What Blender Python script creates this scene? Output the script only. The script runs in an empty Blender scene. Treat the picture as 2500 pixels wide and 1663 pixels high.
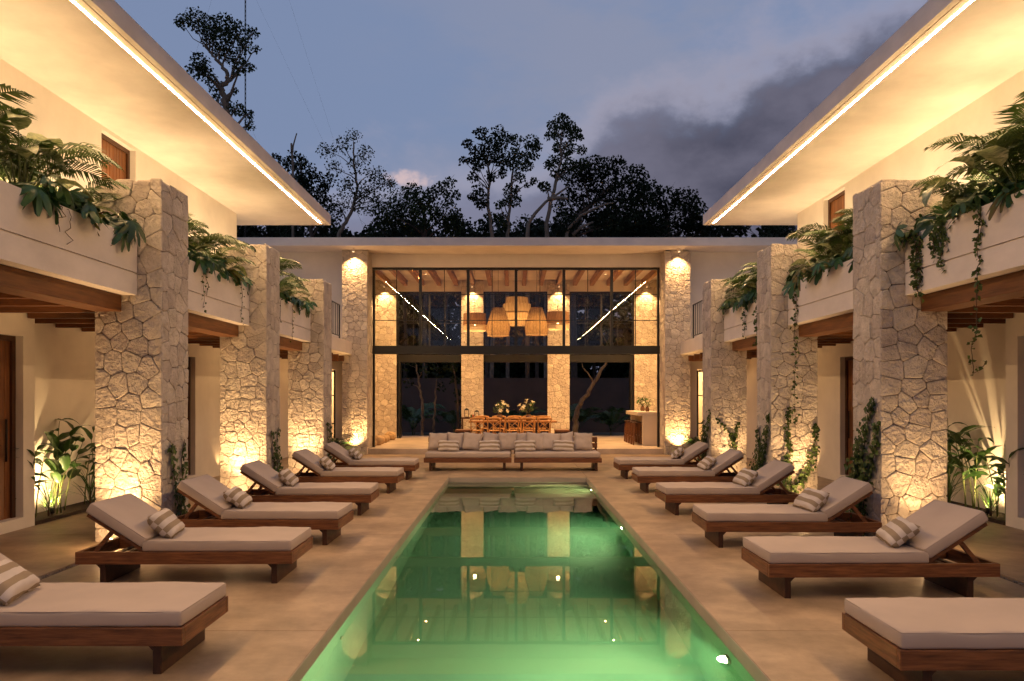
import bpy, math, random
from mathutils import Vector, Matrix, noise
R = math.radians
random.seed(11)
sc = bpy.context.scene
col = sc.collection

# ------------------------------------------------------------------ camera, sky, sun, exposure
CAM_H, F, CX, CY = 1.75, 1850.0, 1252.0, 967.0
cam = bpy.data.cameras.new('camera')
cam.sensor_width = 36.0
cam.lens = F / 2500 * 36.0
cam.shift_x = -(CX - 1250) / 2500
cam.shift_y = (CY - 831.5) / 2500
cam.clip_start, cam.clip_end = 0.05, 3000
camo = bpy.data.objects.new('camera', cam)
camo.location = (0, 0, CAM_H)
camo.rotation_euler = (R(90), 0, 0)
col.objects.link(camo)
sc.camera = camo

SUN_EL, SUN_ROT = R(1.0), R(215)
SKY_STRENGTH = 1.0
w = bpy.data.worlds.new('World'); sc.world = w; w.use_nodes = True
wn, wl = w.node_tree.nodes, w.node_tree.links
wn.clear()
def N(t, **k):
    n = wn.new(t)
    for a, b in k.items(): setattr(n, a, b)
    return n
def wmath(op, a, b=None, c=None):
    n = N('ShaderNodeMath', operation=op)
    for i, v in enumerate((a, b, c)):
        if v is None: continue
        if isinstance(v, (int, float)): n.inputs[i].default_value = v
        else: wl.new(v, n.inputs[i])
    return n.outputs[0]
def wstep(v, lo, hi):
    n = N('ShaderNodeMapRange', interpolation_type='SMOOTHSTEP')
    wl.new(v, n.inputs[0]); n.inputs[1].default_value = lo; n.inputs[2].default_value = hi
    return n.outputs[0]
def wmix(f, a, b):
    n = N('ShaderNodeMix', data_type='RGBA')
    for i, v in ((0, f), (6, a), (7, b)):
        if isinstance(v, (int, float)): n.inputs[i].default_value = v
        elif isinstance(v, tuple): n.inputs[i].default_value = (*v, 1)
        else: wl.new(v, n.inputs[i])
    return n.outputs[2]
def wnoise(vec, scale, detail=6, rough=.55, stretch=(1, 1, 1), off=(0, 0, 0)):
    m = N('ShaderNodeMapping'); wl.new(vec, m.inputs[0])
    m.inputs['Scale'].default_value = stretch; m.inputs['Location'].default_value = off
    n = N('ShaderNodeTexNoise'); wl.new(m.outputs[0], n.inputs[0])
    n.inputs['Scale'].default_value = scale; n.inputs['Detail'].default_value = detail
    n.inputs['Roughness'].default_value = rough
    return n.outputs[0]
tc = N('ShaderNodeTexCoord')
sep = N('ShaderNodeSeparateXYZ'); wl.new(tc.outputs['Generated'], sep.inputs[0])
dx, dz = sep.outputs[0], sep.outputs[2]
d3 = tc.outputs['Generated']
sky = N('ShaderNodeTexSky', sky_type='NISHITA', sun_disc=False)
sky.sun_elevation, sky.sun_rotation = SUN_EL, SUN_ROT
sky.altitude, sky.air_density, sky.dust_density, sky.ozone_density = 0, 1.0, 1.0, 2.0
skym = N('ShaderNodeVectorMath', operation='MULTIPLY')
wl.new(sky.outputs[0], skym.inputs[0]); skym.inputs[1].default_value = (0.135, 0.118, 0.118)
base = wmix(0.75, skym.outputs[0], (0.205, 0.265, 0.425))
n1 = wnoise(d3, 4.6, 8, .56, (1, 1, 1.5), (.6, .2, .35))
n2 = wnoise(d3, 2.4, 6, .6, (1, 1, 2.6), (3.1, 0.4, 1.7))
n3 = wnoise(d3, 22, 4, .6, (1, 1, 1.3), (1, 5, 2))
# thin lilac veil
veil = wmath('MULTIPLY', wmath('MULTIPLY', wstep(n2, .44, .62), wstep(dx, -.30, .12)), .45)
c1 = wmix(veil, base, (0.255, 0.250, 0.310))
# cloud bank low over the trees, heavier towards +x
ztop = wmath('MULTIPLY_ADD', dx, .24, .305)
val = wmath('ADD', wmath('SUBTRACT', ztop, dz), wmath('MULTIPLY', wmath('SUBTRACT', n1, .5), .30))
bank = wstep(val, -.02, .045)
heavy = wstep(dx, -.06, .24)
lum = wmix(wstep(n1, .36, .64), (0.052, 0.053, 0.082), (0.125, 0.120, 0.165))
bankc = wmix(heavy, (0.175, 0.178, 0.255), lum)
c2 = wmix(bank, c1, bankc)
# bright rim of the bank
rim = wmath('MULTIPLY', wmath('MULTIPLY', wstep(val, -.055, -.005), wmath('SUBTRACT', 1.0, wstep(val, -.005, .03))), .30)
c3 = wmix(rim, c2, (0.40, 0.34, 0.39))
def puff(A, E, ra, re, colour, k):
    # a small cumulus in the direction (A right, 1 ahead, E up)
    v = Vector((A, 1, E)).normalized()
    sx = wmath('DIVIDE', wmath('SUBTRACT', dx, v.x), ra)
    sz = wmath('DIVIDE', wmath('SUBTRACT', dz, v.z), re)
    r2 = wmath('ADD', wmath('MULTIPLY', sx, sx), wmath('MULTIPLY', sz, sz))
    m = wmath('SUBTRACT', wmath('MULTIPLY_ADD', n3, 6.0, -2.1), r2)
    f = wmath('MULTIPLY', wmath('MULTIPLY', wstep(m, -.2, 1.2), wstep(sep.outputs[1], .1, .3)), k)
    return f, colour
cc = c3
for a in ((-.135, .288, .036, .010, (0.56, 0.42, 0.42), .85),):
    f, c = puff(*a); cc = wmix(f, cc, c)
bg = N('ShaderNodeBackground'); wl.new(cc, bg.inputs[0]); bg.inputs[1].default_value = SKY_STRENGTH
out = N('ShaderNodeOutputWorld'); wl.new(bg.outputs[0], out.inputs[0])

sun = bpy.data.lights.new('dusk_sun', 'SUN'); sun.energy = 0.015; sun.angle = R(12); sun.color = (1, .72, .6)
suno = bpy.data.objects.new('dusk_sun', sun); col.objects.link(suno)
suno.rotation_euler = (R(84), 0, R(145))
suno.location = (0, 0, 40)

sc.view_settings.view_transform = 'Standard'
sc.view_settings.look = 'None'
sc.view_settings.exposure = 0.3
sc.view_settings.gamma = 1.0
sc.view_settings.use_curve_mapping = False
sc.render.engine = 'CYCLES'
cy = sc.cycles
cy.use_denoising = True
try: cy.denoiser = 'OPENIMAGEDENOISE'
except Exception: pass
cy.max_bounces, cy.diffuse_bounces, cy.glossy_bounces, cy.transmission_bounces, cy.transparent_max_bounces = 8, 4, 3, 4, 10
cy.caustics_reflective = False; cy.caustics_refractive = False
cy.sample_clamp_indirect = 4.0; cy.sample_clamp_direct = 0
cy.use_adaptive_sampling = True; cy.adaptive_threshold = 0.03
WARM = (1.0, 0.565, 0.225)

# ------------------------------------------------------------------ helpers
XC = 0.1
def at(px, py, Y): return Vector(((px - CX) * Y / F, Y, CAM_H + (CY - py) * Y / F))
class MB:
    def __init__(s): s.v = []; s.f = []
    def add(s, vs, fs):
        o = len(s.v); s.v += [tuple(v) for v in vs]; s.f += [tuple(i + o for i in f) for f in fs]; return s
    def box(s, x0, x1, y0, y1, z0, z1):
        if x0 > x1: x0, x1 = x1, x0
        if y0 > y1: y0, y1 = y1, y0
        return s.add([(x0,y0,z0),(x1,y0,z0),(x1,y1,z0),(x0,y1,z0),(x0,y0,z1),(x1,y0,z1),(x1,y1,z1),(x0,y1,z1)],
                     [(0,3,2,1),(4,5,6,7),(0,1,5,4),(1,2,6,5),(2,3,7,6),(3,0,4,7)])
    def bar(s, a, b, wx, wy, up=(0, 0, 1)):
        a, b = Vector(a), Vector(b); d = (b - a).normalized(); up = Vector(up)
        if abs(d.dot(up)) > .98: up = Vector((0, 1, 0))
        r = d.cross(up).normalized(); u = r.cross(d)
        vs = [p + r*wx/2*i + u*wy/2*j for p in (a, b) for i, j in ((-1,-1),(1,-1),(1,1),(-1,1))]
        return s.add(vs, [(3,2,1,0),(4,5,6,7),(0,1,5,4),(1,2,6,5),(2,3,7,6),(3,0,4,7)])
    def tube(s, pts, rad, n=8, caps=True):
        pts = [Vector(p) for p in pts]
        if isinstance(rad, (int, float)): rad = [rad] * len(pts)
        vs = []; fs = []; ref = None
        for i, p in enumerate(pts):
            d = (pts[min(i+1, len(pts)-1)] - pts[max(i-1, 0)]).normalized()
            if ref is None:
                ref = d.orthogonal().normalized()
            ref = (ref - d * ref.dot(d)).normalized(); b = d.cross(ref)
            for k in range(n):
                a = 2*math.pi*k/n
                vs.append(p + (ref*math.cos(a) + b*math.sin(a)) * rad[i])
        for i in range(len(pts)-1):
            for k in range(n):
                fs.append((i*n+k, i*n+(k+1)%n, (i+1)*n+(k+1)%n, (i+1)*n+k))
        if caps:
            fs.append(tuple(range(n))[::-1]); fs.append(tuple(range((len(pts)-1)*n, len(pts)*n)))
        return s.add(vs, fs)
    def lathe(s, prof, c=(0, 0, 0), n=20):
        vs = []; fs = []
        for r, z in prof:
            for k in range(n):
                a = 2*math.pi*k/n; vs.append((c[0]+r*math.cos(a), c[1]+r*math.sin(a), c[2]+z))
        for i in range(len(prof)-1):
            for k in range(n): fs.append((i*n+k, i*n+(k+1)%n, (i+1)*n+(k+1)%n, (i+1)*n+k))
        return s.add(vs, fs)
    def mesh(s, name, smooth=False):
        m = bpy.data.meshes.new(name); m.from_pydata(s.v, [], s.f)
        if smooth: m.polygons.foreach_set('use_smooth', [True]*len(m.polygons))
        m.update(); return m
    def build(s, name, mat, parent=None, smooth=False, bevel=0, loc=None):
        return obj(name, s.mesh(name, smooth), mat, parent, bevel, loc)
def obj(name, mesh, mat, parent=None, bevel=0, loc=None):
    o = bpy.data.objects.new(name, mesh); col.objects.link(o)
    if mat and not mesh.materials: mesh.materials.append(mat)
    if parent: o.parent = parent
    if loc is not None: o.location = loc
    if bevel:
        b = o.modifiers.new('bevel', 'BEVEL'); b.width = bevel; b.segments = 2; b.limit_method = 'ANGLE'
    return o
def tag(o, label=None, cat=None, group=None, kind=None):
    for k, v in (('label', label), ('category', cat), ('group', group), ('kind', kind)):
        if v: o[k] = v
    return o
def thing(name, label, cat, loc=(0, 0, 0), rz=0, group=None):
    o = bpy.data.objects.new(name, None); col.objects.link(o); o.empty_display_size = .1
    o.location = loc; o.rotation_euler = (0, 0, rz)
    return tag(o, label, cat, group)
def copy_tree(o, parent=None, label=None):
    c = o.copy(); col.objects.link(c); c.parent = parent
    for ch in list(o.children): copy_tree(ch, c)
    if label: c['label'] = label
    return c
def rbox(lx, ly, lz, r, res=.07, wob=.0, seed=0):
    # cushion: box with rounded edges, on a grid, slightly wrinkled; base at z=0, centred on x,y
    nx, ny, nz = max(4, int(lx/res)), max(4, int(ly/res)), 4
    mb = MB(); idx = {}
    def ax(n, L):
        # denser near the edges
        t = [-L/2, -L/2 + r*.35, -L/2 + r]
        k = max(2, n); t += [-L/2 + r + (L-2*r)*i/k for i in range(1, k)]
        return t + [L/2 - r, L/2 - r*.35, L/2]
    X, Y, Z = ax(nx, lx), ax(ny, ly), ax(2, lz)
    def vert(i, j, k):
        key = (i, j, k)
        if key in idx: return idx[key]
        p = Vector((X[i], Y[j], Z[k]))
        q = Vector((max(-lx/2+r, min(lx/2-r, p.x)), max(-ly/2+r, min(ly/2-r, p.y)), max(-lz/2+r, min(lz/2-r, p.z))))
        d = p - q
        if d.length > 1e-6: p = q + d.normalized() * r
        nn = noise.noise(Vector((p.x*4+seed, p.y*4, p.z*6))) + .5*noise.noise(Vector((p.x*11+seed, p.y*9, p.z*9)))
        top = max(0, p.z) / lz * 2
        p.z += wob * nn * (.3 + top) + .006 * top * (1 - (2*p.x/lx)**2) * (1 - (2*p.y/ly)**2)
        if abs(p.y) > ly/2 - r: p.y += wob * .6 * noise.noise(Vector((p.x*5, seed, p.z*4)))
        if abs(p.x) > lx/2 - r: p.x += wob * .6 * noise.noise(Vector((seed, p.y*5, p.z*4)))
        idx[key] = len(mb.v); mb.v.append((p.x, p.y, p.z + lz/2)); return idx[key]
    a, b, c = len(X)-1, len(Y)-1, len(Z)-1
    for i in range(a):
        for j in range(b):
            mb.f.append((vert(i,j,0), vert(i,j+1,0), vert(i+1,j+1,0), vert(i+1,j,0)))
            mb.f.append((vert(i,j,c), vert(i+1,j,c), vert(i+1,j+1,c), vert(i,j+1,c)))
    for i in range(a):
        for k in range(c):
            mb.f.append((vert(i,0,k), vert(i+1,0,k), vert(i+1,0,k+1), vert(i,0,k+1)))
            mb.f.append((vert(i,b,k), vert(i,b,k+1), vert(i+1,b,k+1), vert(i+1,b,k)))
    for j in range(b):
        for k in range(c):
            mb.f.append((vert(0,j,k), vert(0,j,k+1), vert(0,j+1,k+1), vert(0,j+1,k)))
            mb.f.append((vert(a,j,k), vert(a,j+1,k), vert(a,j+1,k+1), vert(a,j,k+1)))
    return mb
def pillow_mesh(name, wx, wy, t, seed=0, n=14):
    # throw pillow in its local xy plane, thickness along z
    mb = MB(); top = {}; bot = {}
    for i in range(n+1):
        for j in range(n+1):
            u, v = 2*i/n-1, 2*j/n-1
            e = max(0, (1-u**4)*(1-v**4))**.45
            x = u*wx/2*(1-.07*(1-v*v)*abs(u)**3); y = v*wy/2*(1-.09*(1-u*u)*abs(v)**3)
            wr = .10*noise.noise(Vector((u*2.2+seed, v*2.6, seed))) + .05*noise.noise(Vector((u*6+seed, v*5, 2)))
            z = t/2*e*(1+wr*1.6)
            y += .012*noise.noise(Vector((u*2+seed, 3, v)))
            zz = .012*noise.noise(Vector((u*2, v*2, seed+7)))
            top[i,j] = len(mb.v); mb.v.append((x, y, z+zz))
            if i in (0, n) or j in (0, n): bot[i,j] = top[i,j]
            else: bot[i,j] = len(mb.v); mb.v.append((x, y, -z+zz))
    for i in range(n):
        for j in range(n):
            mb.f.append((top[i,j], top[i+1,j], top[i+1,j+1], top[i,j+1]))
            mb.f.append((bot[i,j], bot[i,j+1], bot[i+1,j+1], bot[i+1,j]))
    return mb.mesh(name, True)

# ------------------------------------------------------------------ materials
def mat(name, c, rough=.6, var=.12, vs=2.0, stretch=(1, 1, 1), bump=0, bs=30, bd=.01, c2=None, rnd=0, spec=.35, transl=0,
        emit=None, es=0, metal=0, stripes=None, detail=5, blot=0, bl=(.70, 1.17), sheen=0, bstretch=(1, 1, 1), hue=0):
    m = bpy.data.materials.new(name); m.use_nodes = True
    nt = m.node_tree; n, l = nt.nodes, nt.links
    p = n['Principled BSDF']
    p.inputs['Roughness'].default_value = rough; p.inputs['Specular IOR Level'].default_value = spec
    p.inputs['Metallic'].default_value = metal
    if sheen: p.inputs['Sheen Weight'].default_value = sheen
    t = n.new('ShaderNodeTexCoord'); mp = n.new('ShaderNodeMapping'); mp.inputs['Scale'].default_value = stretch
    l.new(t.outputs['Object'], mp.inputs[0])
    oi = n.new('ShaderNodeObjectInfo')
    vec = mp.outputs[0]
    if rnd:   # shift the pattern from object to object
        ad = n.new('ShaderNodeVectorMath'); ad.operation = 'ADD'
        mu = n.new('ShaderNodeMath'); mu.operation = 'MULTIPLY'; mu.inputs[1].default_value = 37.0
        l.new(oi.outputs['Random'], mu.inputs[0]); l.new(vec, ad.inputs[0]); l.new(mu.outputs[0], ad.inputs[1]); vec = ad.outputs[0]
    nz = n.new('ShaderNodeTexNoise'); nz.inputs['Scale'].default_value = vs; nz.inputs['Detail'].default_value = detail
    nz.inputs['Roughness'].default_value = .6
    l.new(vec, nz.inputs[0])
    mr = n.new('ShaderNodeMapRange'); l.new(nz.outputs[0], mr.inputs[0])
    mr.inputs[1].default_value = .3; mr.inputs[2].default_value = .7
    mx = n.new('ShaderNodeMix'); mx.data_type = 'RGBA'
    lo = tuple(x*(1-var) for x in c); hi = c2 or tuple(min(1, x*(1+var)) for x in c)
    mx.inputs[6].default_value = (*lo, 1); mx.inputs[7].default_value = (*hi, 1)
    l.new(mr.outputs[0], mx.inputs[0]); cout = mx.outputs[2]
    if stripes:
        ax, wd, colr = stripes
        sp = n.new('ShaderNodeSeparateXYZ'); l.new(t.outputs['Object'], sp.inputs[0])
        a = n.new('ShaderNodeMath'); a.operation = 'MULTIPLY_ADD'; a.inputs[1].default_value = 1/wd; a.inputs[2].default_value = 20.5
        l.new(sp.outputs[ax], a.inputs[0])
        # the two faces of the cover are striped out of step
        g = n.new('ShaderNodeMath'); g.operation = 'LESS_THAN'; g.inputs[1].default_value = 0; l.new(sp.outputs[2], g.inputs[0])
        a2 = n.new('ShaderNodeMath'); a2.operation = 'ADD'; l.new(a.outputs[0], a2.inputs[0]); l.new(g.outputs[0], a2.inputs[1])
        b = n.new('ShaderNodeMath'); b.operation = 'MODULO'; b.inputs[1].default_value = 2; l.new(a2.outputs[0], b.inputs[0])
        s = n.new('ShaderNodeMath'); s.operation = 'GREATER_THAN'; s.inputs[1].default_value = 1; l.new(b.outputs[0], s.inputs[0])
        m2 = n.new('ShaderNodeMix'); m2.data_type = 'RGBA'; l.new(s.outputs[0], m2.inputs[0]); l.new(cout, m2.inputs[6])
        m2.inputs[7].default_value = (*colr, 1); cout = m2.outputs[2]
    if blot:
        n4 = n.new('ShaderNodeTexNoise'); n4.inputs['Scale'].default_value = blot; n4.inputs['Detail'].default_value = 8
        n4.inputs['Roughness'].default_value = .68; l.new(t.outputs['Object'], n4.inputs[0])
        r4 = n.new('ShaderNodeMapRange'); l.new(n4.outputs[0], r4.inputs[0]); r4.inputs[1].default_value = .36; r4.inputs[2].default_value = .64
        r4.inputs[3].default_value = bl[0]; r4.inputs[4].default_value = bl[1]
        hs = n.new('ShaderNodeHueSaturation'); l.new(r4.outputs[0], hs.inputs['Value']); l.new(cout, hs.inputs['Color']); cout = hs.outputs[0]
    if rnd:
        r5 = n.new('ShaderNodeMapRange'); l.new(oi.outputs['Random'], r5.inputs[0]); r5.inputs[3].default_value = 1-rnd; r5.inputs[4].default_value = 1+rnd*.6
        hs = n.new('ShaderNodeHueSaturation'); l.new(r5.outputs[0], hs.inputs['Value']); l.new(cout, hs.inputs['Color'])
        if hue:
            r6 = n.new('ShaderNodeMapRange'); l.new(oi.outputs['Random'], r6.inputs[0]); r6.inputs[3].default_value = .5-hue; r6.inputs[4].default_value = .5+hue
            l.new(r6.outputs[0], hs.inputs['Hue'])
        cout = hs.outputs[0]
    l.new(cout, p.inputs['Base Color'])
    if bump:
        mb_ = n.new('ShaderNodeMapping'); mb_.inputs['Scale'].default_value = bstretch; l.new(vec, mb_.inputs[0])
        n2 = n.new('ShaderNodeTexNoise'); n2.inputs['Scale'].default_value = bs; n2.inputs['Detail'].default_value = 6
        n2.inputs['Roughness'].default_value = .62; l.new(mb_.outputs[0], n2.inputs[0])
        bp = n.new('ShaderNodeBump'); bp.inputs['Strength'].default_value = bump; bp.inputs['Distance'].default_value = bd
        l.new(n2.outputs[0], bp.inputs['Height']); l.new(bp.outputs[0], p.inputs['Normal'])
    if emit:
        p.inputs['Emission Color'].default_value = (*emit, 1); p.inputs['Emission Strength'].default_value = es
    if transl:
        tr = n.new('ShaderNodeBsdfTranslucent'); l.new(cout, tr.inputs[0])
        ms = n.new('ShaderNodeMixShader'); ms.inputs[0].default_value = transl
        l.new(p.outputs[0], ms.inputs[1]); l.new(tr.outputs[0], ms.inputs[2]); l.new(ms.outputs[0], n['Material Output'].inputs[0])
    return m
PLASTER = mat('white_lime_plaster', (.78, .715, .63), .85, .05, .8, bump=.12, bs=6, bd=.01, blot=.8, bl=(.96, 1.03), spec=.15)
FASCIA = mat('fascia_plaster', (.74, .67, .60), .85, .09, 1.3, bump=.1, bs=9, bd=.008, stretch=(1, 1, 2.5), blot=1.3, bl=(.95, 1.03), spec=.15)
DECK = mat('polished_cement_deck', (.355, .243, .146), .40, .20, .9, c2=(.435, .312, .20), bump=.12, bs=14, bd=.006, blot=2.1, spec=.3, detail=8)
JOINT = mat('joint_filler', (.20, .15, .11), .9, .1)
FLOOR_IN = mat('polished_cement_floor', (.52, .42, .32), .35, .08, .6, blot=.8, spec=.4)
POOLWALL = mat('pool_plaster', (.46, .66, .46), .6, .06, 1.5)
SHELF = mat('pool_shelf_plaster', (.52, .58, .40), .6, .06, 1.5)
COPING = mat('coping_cement', (.46, .40, .31), .55, .1, 2.0, bump=.1, bs=12)
STONE = mat('limestone', (.66, .565, .46), .9, .22, 3.5, c2=(.77, .67, .555), bump=1.0, bs=15, bd=.075, rnd=.15, spec=.12, hue=.008, detail=6)
MORTAR = mat('pale_mortar', (.25, .19, .135), .95, .15, 8, bump=.5, bs=30, spec=.05)
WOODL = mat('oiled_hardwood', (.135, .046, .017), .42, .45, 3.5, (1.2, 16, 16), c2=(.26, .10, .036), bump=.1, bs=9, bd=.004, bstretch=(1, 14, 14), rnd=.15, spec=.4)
WOODLY = mat('oiled_hardwood_cross', (.135, .046, .017), .42, .45, 3.5, (16, 1.2, 16), c2=(.26, .10, .036), bump=.1, bs=9, bd=.004, bstretch=(14, 1, 14), rnd=.15, spec=.4)
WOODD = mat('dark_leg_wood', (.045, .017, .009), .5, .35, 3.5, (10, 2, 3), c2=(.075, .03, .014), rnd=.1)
WOODB = mat('ceiling_beam_wood', (.15, .052, .015), .5, .35, 2.5, (14, 1, 14), c2=(.22, .085, .026), rnd=.18)
WOODBX = mat('joist_wood', (.13, .042, .013), .5, .35, 2.5, (1, 14, 14), c2=(.19, .07, .022), rnd=.18)
WOODDOOR = mat('door_wood', (.17, .058, .018), .45, .3, 2.5, (14, 14, 1), c2=(.24, .09, .028), rnd=.16, spec=.35)
FRAMEW = mat('door_frame_wood', (.07, .028, .012), .5, .3, 2.5, (14, 14, 1))
CHAIRW = mat('honey_bentwood', (.46, .22, .065), .4, .2, 6, rnd=.08)
TABLEW = mat('table_wood', (.34, .15, .045), .4, .3, 3, (1, 14, 14))
CUSH = mat('beige_canvas', (.455, .365, .30), .95, .07, 1.6, bump=.25, bs=220, bd=.002, spec=.1, sheen=.15)
PIPE = mat('canvas_piping', (.38, .31, .26), .95, .08)
THROW = mat('linen_throw_pillow', (.46, .375, .315), .95, .08, 5, bump=.3, bs=120, bd=.003, spec=.1, rnd=.06)
STRIPE = mat('striped_cotton', (.58, .51, .45), .95, .05, 9, bump=.3, bs=160, bd=.002, spec=.1, stripes=(1, .054, (.30, .23, .155)))
STEEL = mat('black_steel', (.012, .011, .010), .4, .1, spec=.4)
DARKM = mat('dark_bronze_fixture', (.03, .024, .02), .45, .1, metal=.6)
SOIL = mat('planter_soil', (.035, .022, .014), .95, .4, 12, bump=.8, bs=40)
GROUND = mat('ground_earth', (.10, .08, .055), .95, .4, .7, bump=.5, bs=5)
PEBBLE = mat('drain_pebble', (.26, .20, .15), .8, .4, 30)
GARDENW = mat('garden_wall_render', (.085, .062, .055), .9, .12, 1.2)
BARK = mat('pale_bark', (.20, .15, .11), .9, .35, 4, (3, 3, 1), bump=.5, bs=14)
BARKD = mat('dark_bark', (.09, .065, .05), .9, .35, 4, (3, 3, 1), bump=.5, bs=14)
LEAFT = mat('tree_leaf', (.020, .034, .014), .6, .45, .6, c2=(.042, .060, .022), transl=.12, spec=.12)
LEAFT2 = mat('tree_leaf_dark', (.010, .017, .008), .6, .4, .6, c2=(.020, .030, .012), transl=.1, spec=.1)
PALM = mat('palm_leaf', (.050, .100, .022), .5, .4, 2.5, c2=(.11, .155, .038), transl=.2, rnd=.25, hue=.02)
BROAD = mat('broad_leaf', (.040, .100, .022), .38, .25, 3, c2=(.075, .15, .035), transl=.22, rnd=.22, hue=.015, spec=.5)
VARIEG = mat('variegated_leaf', (.055, .125, .03), .38, .3, 16, (1, 3, 1), c2=(.40, .42, .19), transl=.25, rnd=.15, spec=.5)
PHILO = mat('philodendron_leaf', (.028, .075, .020), .36, .3, 4, c2=(.055, .12, .03), transl=.2, rnd=.25, hue=.02, spec=.5)
YELLOWL = mat('yellowing_leaf', (.30, .17, .04), .5, .5, 9, c2=(.10, .14, .03), transl=.3, rnd=.1)
RED = mat('cordyline_leaf', (.085, .035, .02), .42, .5, 5, c2=(.14, .085, .03), transl=.2, rnd=.35, hue=.03)
GINGER = mat('ginger_leaf', (.035, .085, .020), .42, .2, 3, (6, 1, 1), c2=(.055, .12, .028), transl=.22, rnd=.2, spec=.45)
VINEL = mat('vine_leaf', (.055, .10, .022), .5, .5, 9, c2=(.10, .15, .035), transl=.25)
STEMG = mat('green_stem', (.10, .12, .035), .6, .3, 6)
STEMB = mat('woody_stem', (.11, .07, .045), .85, .3, 8)
WICKER = mat('woven_raffia', (.27, .15, .055), .8, .5, 14, (6, 6, .4), c2=(.46, .29, .12), transl=.45, bump=.5, bs=40, bstretch=(3, 3, .3))
WICKERD = mat('woven_raffia_brown', (.17, .075, .024), .8, .5, 14, (6, 6, .4), c2=(.28, .14, .05), transl=.32, bump=.5, bs=40, bstretch=(3, 3, .3))
SACK = mat('burlap_pouf', (.42, .28, .15), .95, .3, 9, bump=.6, bs=60, rnd=.15)
LILY = mat('lily_petal', (.78, .74, .55), .5, .08, transl=.3)
CERAM = mat('brown_glass_vase', (.16, .075, .03), .15, .2, spec=.6)
BOOTH = mat('bar_cement', (.58, .49, .39), .6, .06, 1.2)
BULB = mat('lamp_bulb', (1, .9, .7), .5, 0, emit=(1, .70, .36), es=30)
LENS = mat('lamp_lens', (1, .9, .7), .5, 0, emit=(1, .70, .36), es=2.5)
POOLLENS = mat('pool_lamp_lens', (1, 1, .8), .5, 0, emit=(.95, 1, .55), es=45)
LED = mat('led_diffuser', (1, .9, .7), .5, 0, emit=(1, .60, .27), es=350)
PLANTPOT = mat('terracotta_candle', (.42, .09, .04), .6, .1)

for _m in (BULB, LENS, POOLLENS): _m.cycles.emission_sampling = 'NONE'
def glass_mat(name, ior, tint=(1, 1, 1), refl=1.0):
    m = bpy.data.materials.new(name); m.use_nodes = True; n, l = m.node_tree.nodes, m.node_tree.links
    n.remove(n['Principled BSDF'])
    fr = n.new('ShaderNodeFresnel'); fr.inputs[0].default_value = ior
    t = n.new('ShaderNodeBsdfTransparent'); t.inputs[0].default_value = (*tint, 1)
    g = n.new('ShaderNodeBsdfGlossy'); g.inputs['Roughness'].default_value = 0
    k = n.new('ShaderNodeMath'); k.operation = 'MULTIPLY'; k.inputs[1].default_value = refl; k.use_clamp = True
    l.new(fr.outputs[0], k.inputs[0])
    ms = n.new('ShaderNodeMixShader'); l.new(k.outputs[0], ms.inputs[0]); l.new(t.outputs[0], ms.inputs[1]); l.new(g.outputs[0], ms.inputs[2])
    l.new(ms.outputs[0], n['Material Output'].inputs[0]); return m
GLASS = glass_mat('window_glass', 1.5, (.92, .93, .90), 1.3)
WATER = bpy.data.materials.new('pool_water'); WATER.use_nodes = True
_n, _l = WATER.node_tree.nodes, WATER.node_tree.links
_n.remove(_n['Principled BSDF'])
_g = _n.new('ShaderNodeBsdfGlass'); _g.inputs['IOR'].default_value = 1.333; _g.inputs['Roughness'].default_value = 0
_g.inputs['Color'].default_value = (.96, 1, .97, 1)
_t = _n.new('ShaderNodeTexCoord'); _nz = _n.new('ShaderNodeTexNoise'); _nz.inputs['Scale'].default_value = 1.1; _nz.inputs['Detail'].default_value = 2
_l.new(_t.outputs['Object'], _nz.inputs[0])
_b = _n.new('ShaderNodeBump'); _b.inputs['Strength'].default_value = .018; _b.inputs['Distance'].default_value = .02
_l.new(_nz.outputs[0], _b.inputs['Height']); _l.new(_b.outputs[0], _g.inputs['Normal'])
_vs = _n.new('ShaderNodeVolumeScatter'); _vs.inputs['Color'].default_value = (.43, 1, .64, 1); _vs.inputs['Density'].default_value = .28
_va = _n.new('ShaderNodeVolumeAbsorption'); _va.inputs['Color'].default_value = (.30, .92, .55, 1); _va.inputs['Density'].default_value = .22
_ad = _n.new('ShaderNodeAddShader'); _l.new(_vs.outputs[0], _ad.inputs[0]); _l.new(_va.outputs[0], _ad.inputs[1]); _l.new(_ad.outputs[0], _n['Material Output'].inputs['Volume'])
_l.new(_b.outputs[0], _g.inputs['Normal']); _l.new(_g.outputs[0], _n['Material Output'].inputs[0])

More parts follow.
